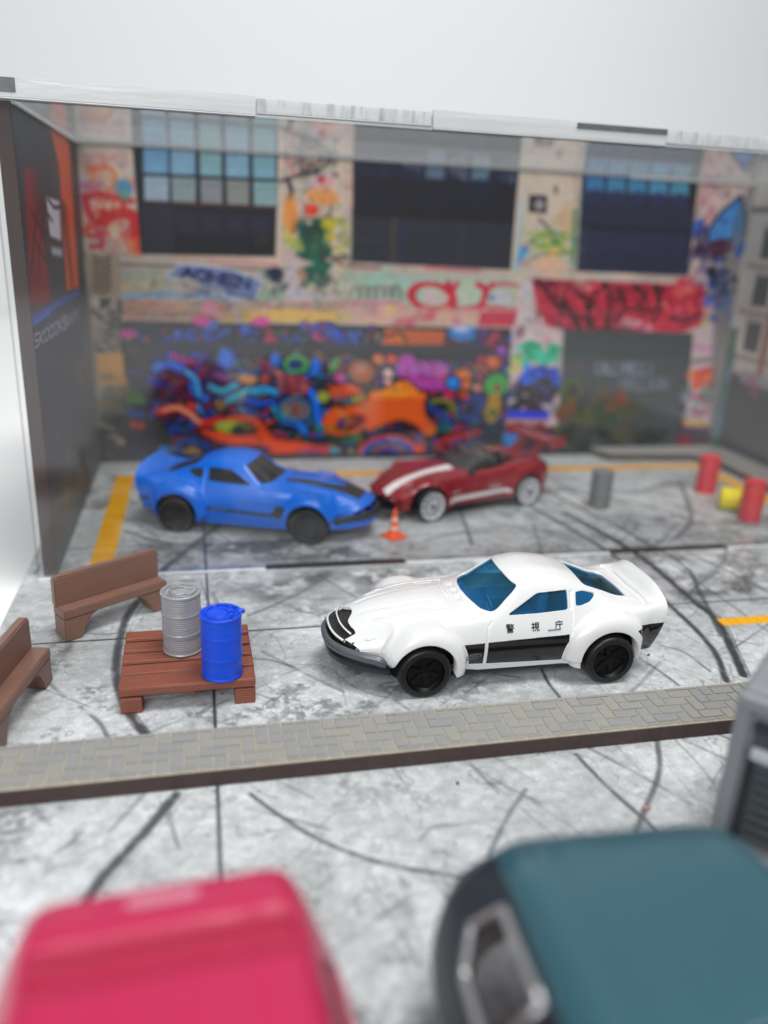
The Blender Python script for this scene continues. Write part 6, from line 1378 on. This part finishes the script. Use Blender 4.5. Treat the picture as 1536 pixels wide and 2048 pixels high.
PR = [  # rear at u=-3.3 ... nose at 3.4; tall hatchback
 (-3.35, 2.50, (.55, 2.49), (1.06, 2.44), (1.22, 1.95), (1.34, 1.3), (1.32, .8), (1.25, .45)),
 (-3.15, 2.70, (.6, 2.69), (1.2, 2.62), (1.44, 1.95), (1.5, 1.3), (1.40, .8), (1.3, .42)),
 (-2.6, HT, (.6, 2.74), (1.24, 2.67), (1.62, 1.9), (1.72, 1.3), (1.44, .8), (1.34, .4)),
 (-1.0, HT+.03, (.6, 2.77), (1.26, 2.69), (1.66, 1.88), (1.76, 1.3), (1.46, .8), (1.36, .4)),
 (.6, HT, (.58, 2.73), (1.12, 2.64), (1.40, 1.86), (1.5, 1.3), (1.46, .8), (1.36, .4)),
 (1.3, 2.3, (.58, 2.27), (1.10, 2.15), (1.38, 1.8), (1.5, 1.25), (1.46, .8), (1.36, .4)),
 (1.9, 1.85, (.58, 1.83), (1.10, 1.76), (1.34, 1.6), (1.46, 1.2), (1.44, .8), (1.34, .4)),
 (3.0, 1.6, (.55, 1.58), (1.0, 1.5), (1.24, 1.36), (1.36, 1.1), (1.34, .8), (1.25, .45)),
 (3.5, 1.3, (.5, 1.28), (.9, 1.22), (1.1, 1.12), (1.2, .95), (1.18, .75), (1.1, .5)),
]
plate = plain('pale_badge', (196, 120, 142), rough=.4, var=.2, nscale=12); smokew = tinted_glass('dark_window', (70, 74, 80), .4); pale_w = tinted_glass('pale_window', (190, 176, 176), .5)
def p_def(X, Y, Z, U, S):
    Z = Z-.05*np.exp(-((U+2.55)/.10)**2)*(S < 1.9)      # step behind the roof spoiler
    return X, Y, Z
sidew = lambda U, S, x, y, z: np.where((np.abs(S) > 2.08) & (np.abs(S) < 2.95), poly_sd(x, z, [(1.25, 1.98), (.72, 2.48), (-2.1, 2.52), (-2.5, 2.0)], .03), 1)
badge = lambda U, S, x, y, z: np.where(np.abs(S) < 1.7, poly_sd(y, U, [(-.33, -3.06), (.30, -3.06), (.30, -2.94), (-.33, -2.94)], .03), 1)
band = lambda U, S, x, y, z: np.where(np.abs(S) < 1.95, poly_sd(y, U, [(-1.2, -2.62), (1.2, -2.62), (1.2, -2.10), (-1.2, -2.10)], .0), 1)
pink_d = plain('darker_pink_band', (164, 16, 60), rough=.4, var=.02, coat=.2)
PX, PYR = -.36, 6.54
pink_car, _ = simple_car((PX, PYR-3.2, .004), -PI/2+PI*0, 'crimson pink toy hatchback in the lower left, blurred by its nearness', PR, pink_p, smokew, [('side_window', pale_w, sidew, .05)], blk, deform=p_def, cuts=[('roof_badge', plate, badge, .01), ('roof_band', pink_d, band, .004)])
pink_car.rotation_euler.z = math.radians(-90+3)

teal_p = plain('teal_enamel', (44, 88, 100), rough=.32, var=.03, coat=.5, metal=.15)
TR = [
 (-3.4, 2.2, (.6, 2.2), (1.2, 2.12), (1.72, 1.8), (1.9, 1.1), (1.46, .8), (1.38, .45)),
 (-3.1, 2.52, (.65, 2.52), (1.30, 2.44), (1.86, 1.85), (2.06, 1.2), (2.0, .8), (1.5, .42)),
 (-2.4, 2.66, (.68, 2.66), (1.34, 2.60), (1.9, 1.8), (2.12, 1.2), (2.1, .8), (1.55, .4)),
 (0, 2.74, (.68, 2.74), (1.38, 2.68), (1.95, 1.8), (2.15, 1.2), (2.12, .8), (1.58, .4)),
 (1.6, 2.66, (.68, 2.66), (1.40, 2.58), (1.68, 1.72), (1.76, 1.2), (1.7, .8), (1.55, .4)),
 (2.2, 2.0, (.66, 2.0), (1.38, 1.94), (1.62, 1.6), (1.7, 1.15), (1.66, .8), (1.5, .42)),
 (3.4, 1.5, (.6, 1.5), (1.1, 1.44), (1.3, 1.3), (1.4, 1.0), (1.38, .8), (1.3, .5)),
]
navy = plain('navy_black_side', (26, 36, 46), rough=.35, var=.1)
tglass = tinted_glass('pale_side_glass', (160, 158, 162), .55)
tside = lambda U, S, x, y, z: np.where(np.abs(S) > 2.22, -1, 1)*np.ones_like(x)*.1
twin = lambda U, S, x, y, z: np.where((np.abs(S) > 2.1) & (np.abs(S) < 3.2), poly_sd(x, z, [(-2.55, 1.95), (-2.35, 2.36), (-1.2, 2.42), (-1.25, 1.72), (-2.2, 1.68)], .04), 1)
twin2 = lambda U, S, x, y, z: np.where((np.abs(S) > 2.1) & (np.abs(S) < 3.2), poly_sd(x, z, [(-1.0, 1.72), (-.95, 2.42), (1.3, 2.38), (1.6, 1.74)], .04), 1)
TX, TY = 4.28, 6.84
teal_car, tsf = simple_car((TX, TY-3.3, .004), math.radians(-93), 'teal toy van with navy black sides in the lower right, blurred by its nearness', TR, teal_p, tglass, [('side_window', tglass, twin, .05), ('side_window', tglass, twin2, .05)], blk,
    cuts=[('side_panel', navy, lambda U, S, x, y, z: (2.22-np.abs(S))*.3, .002)], wy=1.85)
tt = skin_tree(tsf); chrome = plain('chrome_trim', (190, 192, 194), rough=.3, metal=.8)
for s_ in (-1, 1):
    for poly in ([(-2.55, 1.95), (-2.35, 2.36), (-1.2, 2.42), (-1.25, 1.72), (-2.2, 1.68), (-2.55, 1.95)], ):
        P = []
        for (xa, za), (xb2, zb) in zip(poly[:-1], poly[1:]):
            for q in np.linspace(0, 1, 6, endpoint=False): P.append((xa+(xb2-xa)*q, za+(zb-za)*q))
        side_line('window_trim', P+[P[0]], .055, chrome, teal_car, tt, s_)
box('interior', (-2.9, 1.6, -1.2, 1.2, 1.0, 1.7), plain('dusky_interior', (88, 66, 74), rough=.6), teal_car, .1)

# ================================================================== GREY TOY TRUCK at the right edge
gm = plain('grey_truck_plastic', (128, 131, 136), rough=.42, var=.05); gd = plain('dark_grey_recess', (66, 72, 76), rough=.5, var=.1); hole = plain('black_opening', (8, 9, 10), rough=.6)
GTl = (7.17, 8.44)
trk = empty('toy_truck', (GTl[0], GTl[1], .004), math.radians(-50), 'grey boxy toy truck body with ribbed panel and black opening at the right edge', 'toy truck')
TH = 3.05
box('cargo_body', (0, 3.2, .12, 2.6, .35, TH), gm, trk, .10, 3)
box('corner_post', (0.0, .20, 0.0, .16, .3, TH-.12), gm, trk, .03); box('corner_post', (2.9, 3.1, 0.0, .16, .3, TH-.12), gm, trk, .03)
box('top_rail', (.0, 3.1, -.03, .2, TH-.30, TH-.08), gm, trk, .04)
box('ribbed_panel', (.30, 2.9, .06, .14, .7, TH-.45), gd, trk)
box('light_bar', (.30, 2.8, -.05, .12, TH-1.02, TH-.84), plain('pale_grey_bar', (176, 180, 184), rough=.35), trk, .04)
box('dark_strip', (.28, .38, .04, .13, .5, TH-1.05), plain('dark_gap', (34, 36, 42), rough=.5), trk); box('dark_strip', (.28, 2.8, .04, .13, TH-.60, TH-.46), plain('dark_gap2', (46, 50, 60), rough=.5), trk)
for k in range(7): box('rib', (.42, 2.8, -.0, .13, .72+k*.17, .80+k*.17), gd, trk, .02)
box('opening', (.95, 2.2, -.03, .10, .8, 1.5), hole, trk, .02)
box('rear_bumper', (-.02, 3.1, -.18, .14, .38, .62), gm, trk, .05)
for x_ in (.6, 2.5):
    for y_ in (.9, 2.0): wheel(trk, x_, y_, .42, .3, -1 if x_ < 1 else 1, tyre_m, rimb_m, 5, .65)
